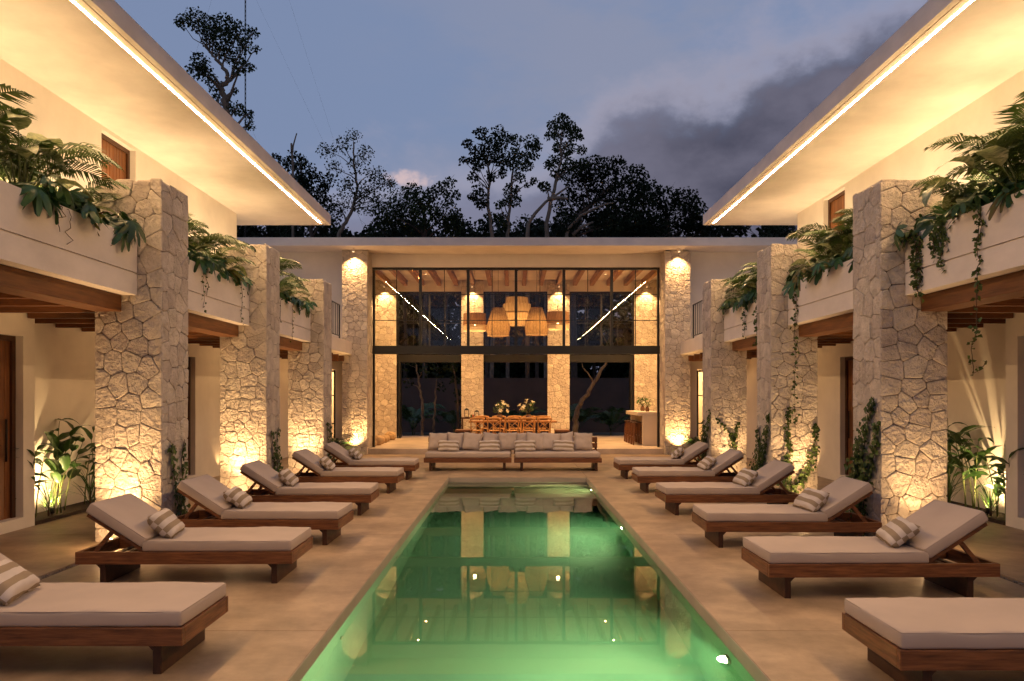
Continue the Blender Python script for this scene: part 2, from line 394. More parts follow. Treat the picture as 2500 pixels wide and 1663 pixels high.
def lamp(name, kind, loc, power, colour=WARM, aim=None, cone=60, blend=.6, size=.03, parent=None):
    d = bpy.data.lights.new(name, kind); d.energy = power; d.color = colour
    if kind == 'SPOT': d.spot_size = R(cone); d.spot_blend = blend; d.shadow_soft_size = size
    elif kind == 'AREA': d.shape = 'DISK'; d.size = size; d.spread = R(cone)
    else: d.shadow_soft_size = size
    o = bpy.data.objects.new(name, d); col.objects.link(o); o.location = loc
    if aim is not None: o.rotation_euler = (Vector(aim) - Vector(loc)).to_track_quat('-Z', 'Y').to_euler()
    if parent: o.parent = parent
    return o
def uplight(label, loc, aim, power, cone=75, blend=.7, colour=WARM, name='garden_spotlight', group='ground spotlights', soft=.025, fill_power=0):
    # small bullet spotlight on a spike, with the lamp at its mouth
    t = thing(name, label, 'spotlight', loc, 0, group)
    d = (Vector(aim) - Vector(loc)).normalized()
    b = MB().tube([Vector((0, 0, -.01)), Vector((0, 0, .05))], .008, 6); b.build('spike', DARKM, t)
    a0 = Vector((0, 0, .055)); MB().tube([a0 - d*.03, a0 + d*.05], [.028, .033], 12).build('housing', DARKM, t, True)
    MB().tube([a0 + d*.049, a0 + d*.052], .026, 12).build('lens', LENS, t)
    lamp('spot_bulb', 'SPOT', a0 + d*.06, power, colour, a0 + d, cone, blend, soft, t)
    if fill_power: lamp('added_fill', 'POINT', a0 + d*.09, fill_power, colour, size=.04, parent=t)  # added point fill, not a second bulb; brightens the floor around the fixture
    return t

# ------------------------------------------------------------------ ground, deck, pool
PW = 1.485; PY0, PY1 = 2.0, 16.27; WATER_Z = -.10
def X(s, d): return XC + s*d
g = MB()
for (x0, x1, y0, y1) in ((-600, X(-1, PW), -200, 1200), (X(1, PW), 600, -200, 1200), (X(-1, PW), X(1, PW), -200, PY0), (X(-1, PW), X(1, PW), PY1, 1200)):
    g.add([(x0, y0, -.03), (x1, y0, -.03), (x1, y1, -.03), (x0, y1, -.03)], [(0, 1, 2, 3)])
tag(g.build('ground', JOINT), kind='structure')
deck = bpy.data.objects.new('pool_deck', None); col.objects.link(deck); tag(deck, kind='structure')
cuts = [-2.15, 1.75, 5.65, 9.55, 13.45, 17.35]
def slab(x0, x1, y0, y1, m=DECK, parent=deck, z0=-.028, z1=0.0):
    gp = .003
    return MB().box(min(x0, x1)+gp, max(x0, x1)-gp, y0+gp, y1-gp, z0, z1).build('deck_slab', m, parent, bevel=.003)
for s in (-1, 1):
    for a, b in zip(cuts, cuts[1:]):
        b2 = min(b, 16.27) if b > 16 else b
        slab(X(s, PW), X(s, 4.60), a, b2)
        slab(X(s, 4.70), X(s, 6.56), a, b)
    slab(X(s, 4.70), X(s, 6.56), 17.35, 22.75)
slab(X(-1, 4.60), X(-1, 1.5), 16.27, 22.75); slab(X(-1, 1.5), X(1, 1.5), 16.27, 22.75); slab(X(1, 1.5), X(1, 4.60), 16.27, 22.75)
slab(X(-1, PW), X(1, PW), -2.15, PY0)
for s in (-1, 1):      # pebble drain in the gap between the slabs
    mb = MB()
    rr = random.Random(5+s)
    for k in range(1500):
        y = rr.uniform(2.0, 17.3); x = X(s, 4.65) + rr.uniform(-.04, .04); r = rr.uniform(.007, .014)
        a = rr.uniform(0, 3)
        mb.add([(x+r*math.cos(a), y+r*math.sin(a), -.012), (x-r*math.sin(a)*.8, y+r*math.cos(a)*.8, -.012), (x-r*math.cos(a), y-r*math.sin(a), -.012),
                (x+r*math.sin(a)*.8, y-r*math.cos(a)*.8, -.012), (x, y, -.012+r*.9), (x, y, -.028)],
               [(0, 1, 4), (1, 2, 4), (2, 3, 4), (3, 0, 4), (1, 0, 5), (2, 1, 5), (3, 2, 5), (0, 3, 5)])
    tag(mb.build('drain_gravel', PEBBLE), 'line of small pebbles in the drain along the %s planters' % ('left' if s < 0 else 'right'), 'gravel', kind='stuff')

pool = bpy.data.objects.new('swimming_pool', None); col.objects.link(pool)
tag(pool, 'long rectangular swimming pool filled with lit green water', 'pool')
xl, xr, PD = X(-1, PW), X(1, PW), -1.45
def inner(z0, z1, m, name, y0=PY0, y1=PY1, t=.2):
    b = MB()
    b.box(xl-t, xl, y0, y1, z0, z1); b.box(xr, xr+t, y0, y1, z0, z1)
    b.box(xl-t, xr+t, y0-t, y0, z0, z1); b.box(xl-t, xr+t, y1, y1+t, z0, z1)
    return b.build(name, m, pool)
inner(-.125, -.031, COPING, 'coping')
cop = MB()
for (x0, x1, y0, y1) in ((xl, xl+.004, PY0, PY1), (xr-.004, xr, PY0, PY1), (xl+.004, xr-.004, PY1-.004, PY1)):
    cop.box(x0, x1, y0, y1, -.124, -.002)
cop.build('coping_edge', COPING, pool)
inner(PD, -.125, POOLWALL, 'shell')
MB().box(xl-.2, xr+.2, PY0-.2, PY1+.2, PD-.2, PD).build('pool_floor', POOLWALL, pool)
MB().box(xl+.002, xr-.002, 14.25, PY1-.002, PD+.002, -.42).build('sun_shelf', SHELF, pool, bevel=.02)
for k, (y0, z) in enumerate(((15.95, -.20),)):
    MB().box(xl+.004, xr-.004, y0, PY1-.004, -.418, z).build('step', SHELF, pool, bevel=.015)
MB().box(xl+.9, xl+1.75, 15.70, 15.949, -.418, -.26).build('step', SHELF, pool, bevel=.01)
wm = MB().box(xl-.06, xr+.06, PY0-.06, PY1+.06, PD-.06, WATER_Z)
wo = wm.build('water', WATER); tag(wo, kind='structure')
POOLC = (.78, 1.0, .50)
for k, (y, z, e) in enumerate(((3.0, -.45, 540), (5.58, -.36, 400), (10.9, -.36, 210), (15.1, -.26, 130))):
    t = thing('pool_lamp', ['round pool lamp glowing just outside the near end of the water', 'round glowing pool lamp in the right wall nearest the camera', 'round glowing pool lamp halfway along the right pool wall',
              'small glowing pool lamp over the shallow shelf at the far end'][k], 'pool lamp', (xr, y, z), 0, 'lamps in the pool wall')
    MB().tube([(0, 0, 0), (-.02, 0, 0)], .075, 20).build('bezel', COPING, t, True)
    MB().tube([(-.02, 0, 0), (-.024, 0, 0)], .055, 20).build('lens', POOLLENS, t)
    lamp('pool_bulb', 'SPOT', (-.03, 0, 0), e, POOLC if k < 3 else (1, .85, .42), (-1, 0, -.12), 172, .5, .05, t)
for y in (5.0, 6.1, 9.0, 12.5):
    MB().tube([(0, 0, 0), (.012, 0, 0)], .03, 14).build('inlet_jet', SHELF, pool, True, loc=(xl, y, -.4))

# ------------------------------------------------------------------ stone columns
def clip(poly, nx, ny, c):   # keep nx*x+ny*y <= c
    o = []
    for i in range(len(poly)):
        a, b = poly[i], poly[(i+1) % len(poly)]
        da, db = nx*a[0]+ny*a[1]-c, nx*b[0]+ny*b[1]-c
        if da <= 0: o.append(a)
        if (da < 0 < db) or (db < 0 < da):
            t = da/(da-db); o.append((a[0]+(b[0]-a[0])*t, a[1]+(b[1]-a[1])*t))
    return o
def stone_cells(W, H, size, rng, gap, squash=1.0):
    seeds = []; y = 0
    while y < H:
        h = size*rng.uniform(.62, 1.35)*squash; x = -rng.uniform(0, size*.8)
        while x < W:
            wd = size*rng.uniform(.5, 1.75)
            seeds.append((x+wd/2+rng.uniform(-.10, .10)*size, y+h/2+rng.uniform(-.30, .30)*size)); x += wd
        y += h
    seeds = [p for p in seeds if -.25*size < p[0] < W+.1*size and -.25*size < p[1] < H+.1*size]
    cells = []
    for i, (px, py) in enumerate(seeds):
        poly = [(0, 0), (W, 0), (W, H), (0, H)]
        for j, (qx, qy) in enumerate(seeds):
            if i == j: continue
            ex, ey = qx-px, qy-py; L = math.hypot(ex, ey)
            if L > size*4 or L < 1e-4: continue
            ex /= L; ey /= L
            poly = clip(poly, ex, ey, ex*(px+qx)/2+ey*(py+qy)/2-gap/2)
            if len(poly) < 3: break
        if len(poly) < 3: continue
        A = abs(sum(poly[k][0]*poly[(k+1) % len(poly)][1]-poly[(k+1) % len(poly)][0]*poly[k][1] for k in range(len(poly))))/2
        if A > .0022: cells.append(poly)
    return cells
def stone_mesh(poly, frame, thick, rng):
    # cut the corners, push the face out and dish it
    o, U, V, D = frame
    pts = []
    n = len(poly)
    for i in range(n):
        a, b, c = Vector(poly[i-1]), Vector(poly[i]), Vector(poly[(i+1) % n])
        l1, l2 = (a-b).length, (c-b).length
        if min(l1, l2) < .03: pts.append(b); continue
        k = min(.014, .2*min(l1, l2))
        p1 = b+(a-b)/l1*k; p2 = b+(c-b)/l2*k
        pts += [p1, p2]
    m = len(pts); cen = sum(pts, Vector((0, 0)))/m
    th = thick*rng.uniform(.85, 1.2); tx, ty = rng.uniform(-.025, .025), rng.uniform(-.03, .03)
    vs = []
    def P(q, d): return o + U*q.x + V*q.y + D*d
    for q in pts: vs.append(P(q, -.01))
    for q in pts:
        e = cen-q; vs.append(P(q + e.normalized()*.002, th*.80 + rng.uniform(-.003, .003)))
    for q in pts:
        e = cen-q; L = e.length; qq = q + e*min(.3, .013/max(L, .01))
        vs.append(P(qq, th + (qq-cen).dot(Vector((tx, ty))) + rng.uniform(-.003, .004)))
    vs.append(P(cen, th*1.04+rng.uniform(-.004, .006)))
    fs = []
    for r in (0, m):
        for k in range(m): fs.append((r+k, r+(k+1) % m, r+m+(k+1) % m, r+m+k))
    for k in range(m): fs.append((2*m+k, 2*m+(k+1) % m, 3*m))
    # outward orientation
    if U.cross(V).dot(D) < 0: fs = [f[::-1] for f in fs]
    return vs, fs
def column(label, cx0, cx1, y0, y1, H, sides, seed, size=.27, z0=0, group=None, thick=.02):
    # footprint is the outer stone face; the core is set in by the stone's thickness
    t = thing('stone_column', label, 'column', ((cx0+cx1)/2, (y0+y1)/2, z0), 0, group)
    c0 = Vector(((cx0+cx1)/2, (y0+y1)/2, 0)); tk = thick
    hx, hy = (cx1-cx0)/2, (y1-y0)/2
    MB().box(-hx+tk, hx-tk, -hy+tk, hy-tk, 0, H-.05).build('core', MORTAR, t)
    rng = random.Random(seed)
    fr = {'front': (Vector((-hx, -hy+tk, 0)), Vector((1, 0, 0)), Vector((0, 0, 1)), Vector((0, -1, 0)), 2*hx),
          'back': (Vector((-hx, hy-tk, 0)), Vector((1, 0, 0)), Vector((0, 0, 1)), Vector((0, 1, 0)), 2*hx),
          'right': (Vector((hx-tk, -hy+tk*.9, 0)), Vector((0, 1, 0)), Vector((0, 0, 1)), Vector((1, 0, 0)), 2*hy-tk*.9),
          'left': (Vector((-hx+tk, -hy+tk*.9, 0)), Vector((0, 1, 0)), Vector((0, 0, 1)), Vector((-1, 0, 0)), 2*hy-tk*.9)}
    for sd in sides:
        o, U, V, D, W = fr[sd]
        for poly in stone_cells(W, H, size, rng, rng.uniform(.004, .007), 1.0 if sd in ('front', 'back') else 1.25):
            top = max(p[1] for p in poly) > H-.01
            dz = rng.uniform(-.035, .012) if top else 0
            poly = [(p[0], p[1]+(dz if p[1] > H-.01 else 0)) for p in poly]
            vs, fs = stone_mesh(poly, (o, U, V, D), tk, rng)
            MB().add(vs, fs).build('stone', STONE, t)
    # cap stones
    x = -hx+.02
    while x < hx-.06:
        wd = min(rng.uniform(.2, .38), hx-.02-x)
        h = rng.uniform(.0, .03)
        MB().box(x+.005, x+wd-.005, -hy+.03, hy-.03, H-.05, H+h-.01).build('stone', STONE, t, bevel=.02)
        x += wd
    return t
ORD = ['nearest', 'middle', 'farthest']
COLY = [(9.08, 9.83), (12.95, 13.69), (16.87, 17.62)]
for s, side in ((-1, 'left'), (1, 'right')):
    for k, (y0, y1) in enumerate(COLY):
        xa, xb = sorted((X(s, 4.31), X(s, 5.11)))
        column('rough limestone column of the %s wing, %s of its three' % (side, ORD[k]), xa, xb, y0, y1, 4.35,
               ('front', 'right' if s < 0 else 'left'), 100+10*k+s, .205, 0, 'stone columns of the wings')
for s, side in ((-1, 'left'), (1, 'right')):
    xa, xb = sorted((X(s, 4.44), X(s, 5.20)))
    column('tall limestone column lit from top and foot, %s of the pavilion glass' % side, xa, xb, 22.6, 23.38, 6.10,
           ('front', 'right' if s < 0 else 'left'), 300+s, .195, 0, 'tall columns on the pavilion front')
BACKC = [(-5.22, -4.36), (-1.93, -1.10), (1.30, 2.13), (4.56, 5.42)]
for k, (a, b) in enumerate(BACKC):
    column(['leftmost', 'second from left', 'third from left', 'rightmost'][k] + ' limestone column at the back of the dining room', a, b, 28.4, 28.9, 5.92,
           ('front',), 400+k, .205, .17, 'columns at the back of the dining room')

# ------------------------------------------------------------------ guest wings
YN, YU, YR, YF = 1.0, 17.73, 18.9, 22.95          # near end, upper wall end, roof end, pavilion front
NICHE = [(10.24, 13.9), (16.75, 20.6)]
def plank_door(parent, s, y0, y1, z0, z1, dface, planks=9):
    # recessed timber door in a wall parallel to the pool; sub-parts: planks, handle
    fr = MB(); xo, xi = X(s, dface+.10), X(s, dface+.18)
    f = .07
    fr.box(xo, xi, y0, y0+f, z0, z1); fr.box(xo, xi, y1-f, y1, z0, z1); fr.box(xo, xi, y0+f, y1-f, z1-f, z1)
    fo = fr.build('door', FRAMEW, parent)
    n = planks; wd = (y1-y0-2*f)/n
    pm = MB().box(-.02, .02, .004, wd-.004, 0, z1-f-z0).mesh('plank')
    for k in range(n):
        p = obj('plank', pm, WOODDOOR, fo, .004, (X(s, dface+.15), y0+f+k*wd, z0))
    MB().tube([(X(s, dface+.09), y1-.2, z0+.75), (X(s, dface+.09), y1-.2, z0+1.3)], .014, 8).build('handle', DARKM, fo, True)
    return fo
def wall_run(b, s, d, y0, y1, z0, z1, holes, th=.22):
    # wall parallel to the pool, with rectangular holes (ya, yb, za, zb)
    ys = sorted({y0, y1, *[h[0] for h in holes], *[h[1] for h in holes]})
    for a, c in zip(ys, ys[1:]):
        hs = [h for h in holes if h[0] <= a+1e-6 and h[1] >= c-1e-6]
        if not hs: b.box(X(s, d), X(s, d+th), a, c, z0, z1); continue
        za, zb = hs[0][2], hs[0][3]
        if za > z0: b.box(X(s, d), X(s, d+th), a, c, z0, za)
        if zb < z1: b.box(X(s, d), X(s, d+th), a, c, zb, z1)
for s, side in ((-1, 'left'), (1, 'right')):
    wing = thing('guest_wing', 'two storey white guest wing along the %s of the pool' % side, 'building', (0, 0, 0), 0, 'guest wings')
    D0, DN = 6.56, 7.02
    ldoors = [(8.85, 10.0, .15, 2.54), (14.3, 15.42, .15, 2.54)]
    lo = MB()
    wall_run(lo, s, D0, YN, NICHE[0][0], 0, 3.0, [ldoors[0]])
    wall_run(lo, s, D0, NICHE[0][1], NICHE[1][0], 0, 3.0, [ldoors[1]])
    wall_run(lo, s, D0, NICHE[1][1], YF, 0, 3.0, [])
    for a, c in NICHE:
        lo.box(X(s, DN), X(s, DN+.15), a-.2, c+.2, 0, 3.0)
        lo.box(X(s, D0+.221), X(s, DN), a-.2, a, 0, 3.0); lo.box(X(s, D0+.221), X(s, DN), c, c+.2, 0, 3.0)
    lo.build('lower_wall', PLASTER, wing)
    up = MB()
    udoor = [(11.9, 12.98, 3.32, 5.95)] if s < 0 else [(15.2, 16.25, 3.32, 5.95)]
    wall_run(up, s, D0, YN, YU, 3.32, 6.01, udoor)
    up.box(X(s, D0+.221), X(s, 11), YU-.22, YU, 3.32, 6.01)
    up.build('upper_wall', PLASTER, wing)
    for y0, y1, z0, z1 in ldoors: plank_door(wing, s, y0+.0, y1-.0, z0, z1, D0)
    for y0, y1, z0, z1 in udoor: plank_door(wing, s, y0, y1, z0, z1, D0)
    # upper terrace slab over the arcade, bridge to the pavilion
    te = MB(); te.box(X(s, 5.12), X(s, D0), YN, YF, 2.955, 3.32); te.box(X(s, D0), X(s, 11), YN, YF, 3.0, 3.319)
    te.box(X(s, 4.90), X(s, 5.12), 17.64, YF, 2.99, 3.35)
    te.build('terrace_slab', PLASTER, wing)
    # planter boxes between the columns
    bays = [(2.0, COLY[0][0]), (COLY[0][1], COLY[1][0]), (COLY[1][1], COLY[2][0])]
    for k, (a, c) in enumerate(bays):
        p = MB(); a += .004; c -= .004
        p.box(X(s, 4.60), X(s, 4.68), a, c, 3.225, 3.65); p.box(X(s, 4.60), X(s, 4.70), a, c, 2.957, 3.205)
        p.box(X(s, 4.622), X(s, 4.70), a, c, 3.205, 3.225)
        p.box(X(s, 5.30), X(s, 5.36), a, c, 3.325, 3.65); p.box(X(s, 4.70), X(s, 5.10), a, c, 2.960, 3.20)
        pb = p.build('planter_box', FASCIA, wing)
        MB().box(X(s, 4.68), X(s, 5.30), a+.002, c-.002, 3.325, 3.56).build('soil', SOIL, pb)
        MB().box(X(s, 4.78), X(s, 5.10), a+.01, c-.01, 2.76, 2.955).build('beam', WOODB, wing, bevel=.006)
    # joists of the arcade ceiling
    jm = MB().box(0, s*1.42, -.04, .04, 0, .17).mesh('joist'); jn = MB().box(0, s*1.88, -.04, .04, 0, .17).mesh('joist')
    y = 10.09 - .69*10
    while y < 22.6:
        inn = any(a < y < c for a, c in NICHE)
        obj('joist', jn if inn else jm, WOODBX, wing, .004, (X(s, 5.12), y, 2.784)); y += .69
    # roof slab with the led channel in its soffit
    ro = MB()
    zs, zt = 6.01, 6.26
    ro.box(X(s, 4.64), X(s, 4.72), YN-2, YR, zs, zt); ro.box(X(s, 4.735), X(s, 4.82), YN-2, YR, zs, zt)
    ro.box(X(s, 4.72), X(s, 4.735), YN-2, YR, zs+.015, zt-.003)
    ro.box(X(s, 4.82), X(s, 4.865), YN-2, YR-.21, zs+.008, zt-.003); ro.box(X(s, 4.82), X(s, 4.865), YR-.21, YR, zs, zt)
    ro.box(X(s, 4.865), X(s, 11), YN-2, YR, zs, zt)
    rf = ro.build('roof', FASCIA, wing)
    ls = MB(); ya, yb = YN-1, YR-.214        # diffuser tilted towards the pool
    for y in (ya, yb): ls.v += [(X(s, 4.837), y, zs+.006), (X(s, 4.855), y, zs-.006), (X(s, 4.858), y, zs+.006)]
    ls.f += [(0, 1, 4, 3), (1, 2, 5, 4), (2, 0, 3, 5), (0, 2, 1), (3, 4, 5)]
    lo_ = ls.build('led_strip', LED, rf)
    lo_.data.materials.append(FASCIA); lo_.data.polygons[1].material_index = 1; lo_.data.polygons[2].material_index = 1
    # railing on the bridge
    rl = MB(); rx = X(s, 4.94)
    y0, y1 = 17.9, 21.15
    rl.box(rx-.02, rx+.02, y0, y1, 4.28, 4.30); rl.box(rx-.012, rx+.012, y0, y1, 3.42, 3.44)
    ro_ = rl.build('railing', STEEL, wing)
    bm = MB().box(-.009, .009, -.009, .009, 0, .84).mesh('bar')
    y = y0
    while y <= y1+.001:
        obj('bar', bm, STEEL, ro_, 0, (rx, y, 3.44)); y += .20
    for y in (y0, (y0+y1)/2, y1): MB().box(rx-.016, rx+.016, y-.016, y+.016, 3.30, 4.29).build('post', STEEL, ro_)
    # planting bed in the niches
    for a, c in NICHE:
        MB().box(X(s, D0-.004), X(s, DN), a+.002, c-.002, -.02, .05).build('planting_bed', SOIL, wing)

# ------------------------------------------------------------------ dining pavilion
pav = thing('dining_pavilion', 'tall glazed dining pavilion closing the far end of the courtyard', 'building')
FZ = .17
MB().box(X(-1, 4.42), X(1, 4.42), 22.75, 23.4, 0, FZ).build('step', FLOOR_IN, pav, bevel=.008)
MB().box(X(-1, 9), X(1, 9), 23.401, 30.2, 0, FZ-.001).build('floor', FLOOR_IN, pav)
rf = MB().box(X(-1, 9), X(1, 9), 21.97, 29.6, 6.11, 6.35).build('roof', FASCIA, pav, bevel=.006)
MB().box(X(-1, 4.44), X(1, 4.44), 23.30, 23.58, 5.72, 6.11).build('header_wall', PLASTER, pav)
for s in (-1, 1):
    MB().box(X(s, 5.20), X(s, 5.48), 22.98, 23.2, 0, 6.11).box(X(s, 5.48), X(s, 6.35), 22.98, 23.2, 2.55, 6.11).box(X(s, 6.35), X(s, 9), 22.98, 23.2, 0, 6.11).build('front_wall', PLASTER, pav)
    MB().box(X(s, 5.36), X(s, 5.48), 23.201, 29.0, FZ, 6.11).build('side_wall', PLASTER, pav)
    MB().box(X(s, 5.48), X(s, 9), 25.8, 25.95, FZ, 3.0).box(X(s, 5.48), X(s, 9), 23.2, 25.95, 3.0, 3.1).build('side_room_wall', PLASTER, pav)
bw = MB()
bw.box(X(-1, 5.36), X(1, 5.36), 28.55, 28.75, 5.69, 6.105)
bw.build('back_wall', PLASTER, pav)
# glazed clerestory: black steel frame with mullions, bars and panes
def glazing(name, xs, zs, y, outer, mull, barw, bottom=None, top=None):
    f = MB(); x0, x1, z0, z1 = xs[0], xs[-1], zs[0], zs[-1]
    f.box(x0, x1, y-.05, y+.05, z1-outer, z1); f.box(x0, x0+outer, y-.05, y+.05, z0, z1-outer); f.box(x1-outer, x1, y-.05, y+.05, z0, z1-outer)
    if bottom: f.box(x0, x1, y-.10, y+.10, bottom, z0)
    fo = f.build(name, STEEL, pav)
    for i, x in enumerate(xs[1:-1]):
        MB().box(x-mull/2, x+mull/2, y-.045, y+.045, z0, z1-outer).build('mullion', STEEL, fo)
    for a, c in zip(xs, xs[1:]):
        m = (a+c)/2
        MB().box(m-barw/2, m+barw/2, y-.015, y+.015, z0, z1-outer).build('glazing_bar', STEEL, fo)
        for z in zs[1:-1]: MB().box(a+.03, c-.03, y-.013, y+.013, z-barw/2, z+barw/2).build('glazing_bar', STEEL, fo)
        zz = list(zs)
        for p, q in ((a, m), (m, c)):
            for z, zn in zip(zz, zz[1:]):
                MB().add([(p, y, z), (q, y, z), (q, y, zn), (p, y, zn)], [(0, 1, 2, 3)]).build('pane', GLASS, fo)
    return fo
gx = [X(-1, 4.435)+k*(8.87/6) for k in range(7)]
glazing('clerestory_window', gx, [3.30, 4.09, 4.89, 5.72], 23.45, .07, .085, .022, bottom=3.045)
lf = MB()
for s in (-1, 1): lf.box(X(s, 4.437), X(s, 4.37), 23.40, 23.50, FZ, 3.045)
lf.build('door_jamb', STEEL, pav)
for a, c in ((BACKC[0][1], BACKC[1][0]), (BACKC[1][1], BACKC[2][0]), (BACKC[2][1], BACKC[3][0])):
    glazing('rear_window', [a, (a+c)/2, c], [3.30, 4.5, 5.69], 28.65, .05, .07, .02, bottom=3.02)
for s in (-1, 1):   # folded rear sliding doors, edge on
    xa = BACKC[0][1]+.06 if s < 0 else BACKC[3][0]-.14
    MB().box(xa, xa+.08, 28.45, 28.85, FZ, 3.02).build('folded_door', STEEL, pav)
    # side door with lit room behind
    d = MB(); y = 23.05
    a, c = sorted((X(s, 5.49), X(s, 6.34)))
    f = .06
    d.box(a, a+f, y, y+.06, 0, 2.54); d.box(c-f, c, y, y+.06, 0, 2.54); d.box(a+f, c-f, y, y+.06, 2.54-f, 2.54)
    for z in (.06, .9, 1.75): d.box(a+f, c-f, y+.01, y+.05, z, z+.035)
    dd = d.build('side_door', STEEL, pav)
    MB().add([(a+f, y+.03, .06), (c-f, y+.03, .06), (c-f, y+.03, 2.48), (a+f, y+.03, 2.48)], [(0, 1, 2, 3)]).build('pane', GLASS, dd)
    lamp('room_bulb', 'POINT', (X(s, 6.4), 24.6, 2.6), 130, WARM, size=.1)
# ceiling beams
WOODC = mat('dining_ceiling_wood', (.34, .16, .055), .5, .3, 2.5, (14, 1, 14), c2=(.46, .24, .09), rnd=.15)
bmsh = MB().box(-.07, .07, 23.6, 28.54, 5.90, 6.108).mesh('ceiling_beam')
for k in range(-8, 8):
    obj('ceiling_beam', bmsh, WOODC, pav, .006, (XC + (k+.5)*.637, 0, 0))

# ceiling downlights on the tall columns and on the back columns
def downlight(label, loc, aim, power, group, cone=80):
    t = thing('ceiling_spotlight', label, 'spotlight', loc, 0, group)
    MB().tube([(0, 0, 0), (0, 0, -.09)], .04, 14).build('housing', FASCIA, t, True)
    MB().tube([(0, 0, -.09), (0, 0, -.094)], .032, 14).build('lens', LENS, t)
    lamp('spot_bulb', 'SPOT', (0, 0, -.10), power, WARM, Vector(aim)-Vector(loc), cone, .6, .03, t)
for s, side in ((-1, 'left'), (1, 'right')):
    xc = X(s, 4.82)
    downlight('soffit spotlight shining down the tall %s pavilion column' % side, (xc, 22.42, 6.108), (xc, 22.52, 3), 230, 'soffit spotlights', 110)
    uplight('ground spotlight at the foot of the tall %s pavilion column' % side, (xc+s*.0, 22.38, 0), (xc, 22.52, 3), 220, 110)
for k, (a, b) in enumerate(BACKC):
    xc = (a+b)/2
    downlight('spotlight over the %s column at the back of the dining room' % ['leftmost', 'second', 'third', 'rightmost'][k], (xc, 28.20, 5.898), (xc, 28.32, 3), 240, 'spotlights over the back columns', 105)

# ------------------------------------------------------------------ column, niche and planter lights
for s, side in ((-1, 'left'), (1, 'right')):
    for k, (y0, y1) in enumerate(COLY):
        xc = X(s, 4.72)
        uplight('ground spotlight at the foot of the %s wing\'s %s column' % (side, ORD[k]), (xc, y0-.36, 0), (xc, y0-.12, 2.2), [220, 270, 220][k] if s < 0 else [95, 140, 120][k], 105, 1.0, (1, .60, .27), fill_power=[16, 16, 12][k] if s < 0 else 9)
    for k, (a, c) in enumerate(NICHE):
        uplight('spotlight among the plants of the %s %s niche' % (['nearer', 'farther'][k], side), (X(s, 6.66), a+(.55 if k == 0 else .12), .05), (X(s, 6.97), a+(.75 if k == 0 else -.2), 1.3),
                190 if k == 0 else 190, 165, 1.0, (1, .66, .30))
    lamp('wall_washer', 'SPOT', (X(s, 6.44), 16.62, .12), 14, WARM, (X(s, 6.55), 16.5, 2), 80, .8, .02)

# ------------------------------------------------------------------ loungers
LW = .77
def make_lounger(s, label):
    # local: foot at x=0, head towards x=s*2, near side y=0
    t = thing('sun_lounger', label, 'sun lounger')
    zb, zt = .19, .305
    def bx(a, b, y0, y1, z0, z1): return MB().box(s*a, s*b, y0, y1, z0, z1)
    bx(0, 2.0, 0, .042, zb, zt).build('side_rail', WOODL, t, bevel=.005)
    bx(0, 2.0, LW-.042, LW, zb, zt).build('side_rail', WOODL, t, bevel=.005)
    bx(.0, .042, .0425, LW-.0425, zb, zt).build('end_rail', WOODLY, t, bevel=.004)
    bx(1.958, 2.0, .0425, LW-.0425, zb, zt).build('end_rail', WOODLY, t, bevel=.004)
    for a in (.15, 1.74):
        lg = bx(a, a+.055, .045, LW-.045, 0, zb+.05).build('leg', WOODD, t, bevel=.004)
        g = MB(); x0, x1 = s*(a+.055), s*(a+.10)
        g.add([(x0, .05, zb), (x1, .05, zb), (x0, .05, zb-.045), (x0, .09, zb), (x1, .09, zb), (x0, .09, zb-.045)], [(0, 1, 2), (3, 5, 4), (0, 3, 4, 1), (1, 4, 5, 2), (2, 5, 3, 0)])
        g.build('bracket', WOODD, lg)
    for a in (.10, .38, .66, .94, 1.22):
        bx(a, a+.2, .043, LW-.043, zt-.045, zt-.012).build('slat', WOODLY, t)
    for a in (1.50, 1.66):
        bx(a, a+.05, .043, LW-.043, zb+.02, zb+.05).build('cross_bar', WOODLY, t)
    sm = rbox(1.385, .755, .10, .022, .06, .008, 1.3*s)
    seat = sm.build('seat_cushion', CUSH, t, True, loc=(s*.70, LW/2, zt))
    # backrest, turned about its hinge
    hx, hz, ang, L = 1.40, zt+.012, R(33), .62
    d = Vector((s*math.cos(ang), 0, math.sin(ang))); nrm = Vector((-s*math.sin(ang), 0, math.cos(ang)))
    hinge = Vector((s*hx, LW/2, hz))
    M = Matrix((( d.x*s, 0, nrm.x), (0, 1, 0), (d.z*s, 0, nrm.z))).to_4x4()
    bm_ = rbox(L, .755, .10, .022, .06, .008, 4.1*s)
    back = bm_.build('back_cushion', CUSH, t, True)
    back.matrix_local = Matrix.Translation(hinge + d*(L/2+.01) + nrm*.022) @ M
    for par, lx in ((seat, 1.385), (back, L)):
        pp = MB(); r = .006
        for zz in (.094,):
            x0, x1, y0, y1 = -lx/2+.006, lx/2-.006, -.3715, .3715
            c = .012
            pp.tube([(x0+c, y0, zz), (x1-c, y0, zz), (x1, y0+c, zz), (x1, y1-c, zz), (x1-c, y1, zz), (x0+c, y1, zz), (x0, y1-c, zz), (x0, y0+c, zz), (x0+c, y0, zz)], .0035, 5, False)
        pp.build('piping', PIPE, par, True)
    fr = MB()
    for y in (.05, LW-.05): fr.bar(hinge + d*-.02 + Vector((0, y-LW/2, 0)), hinge + d*.60 + Vector((0, y-LW/2, 0)), .035, .03, nrm)
    for k in (.12, .34, .56): fr.bar(hinge + d*k + Vector((0, -.30, 0)), hinge + d*k + Vector((0, .30, 0)), .06, .018, nrm)
    fr.build('backrest_frame', WOODL, t)
    for y in (.075, LW-.075):
        p = hinge + d*.34 + Vector((0, y-LW/2, -.012)); q = Vector((s*1.86, y, zb+.09))
        MB().bar(p, q, .03, .036, (s, 0, 0)).build('strut', WOODL, t)
    return t
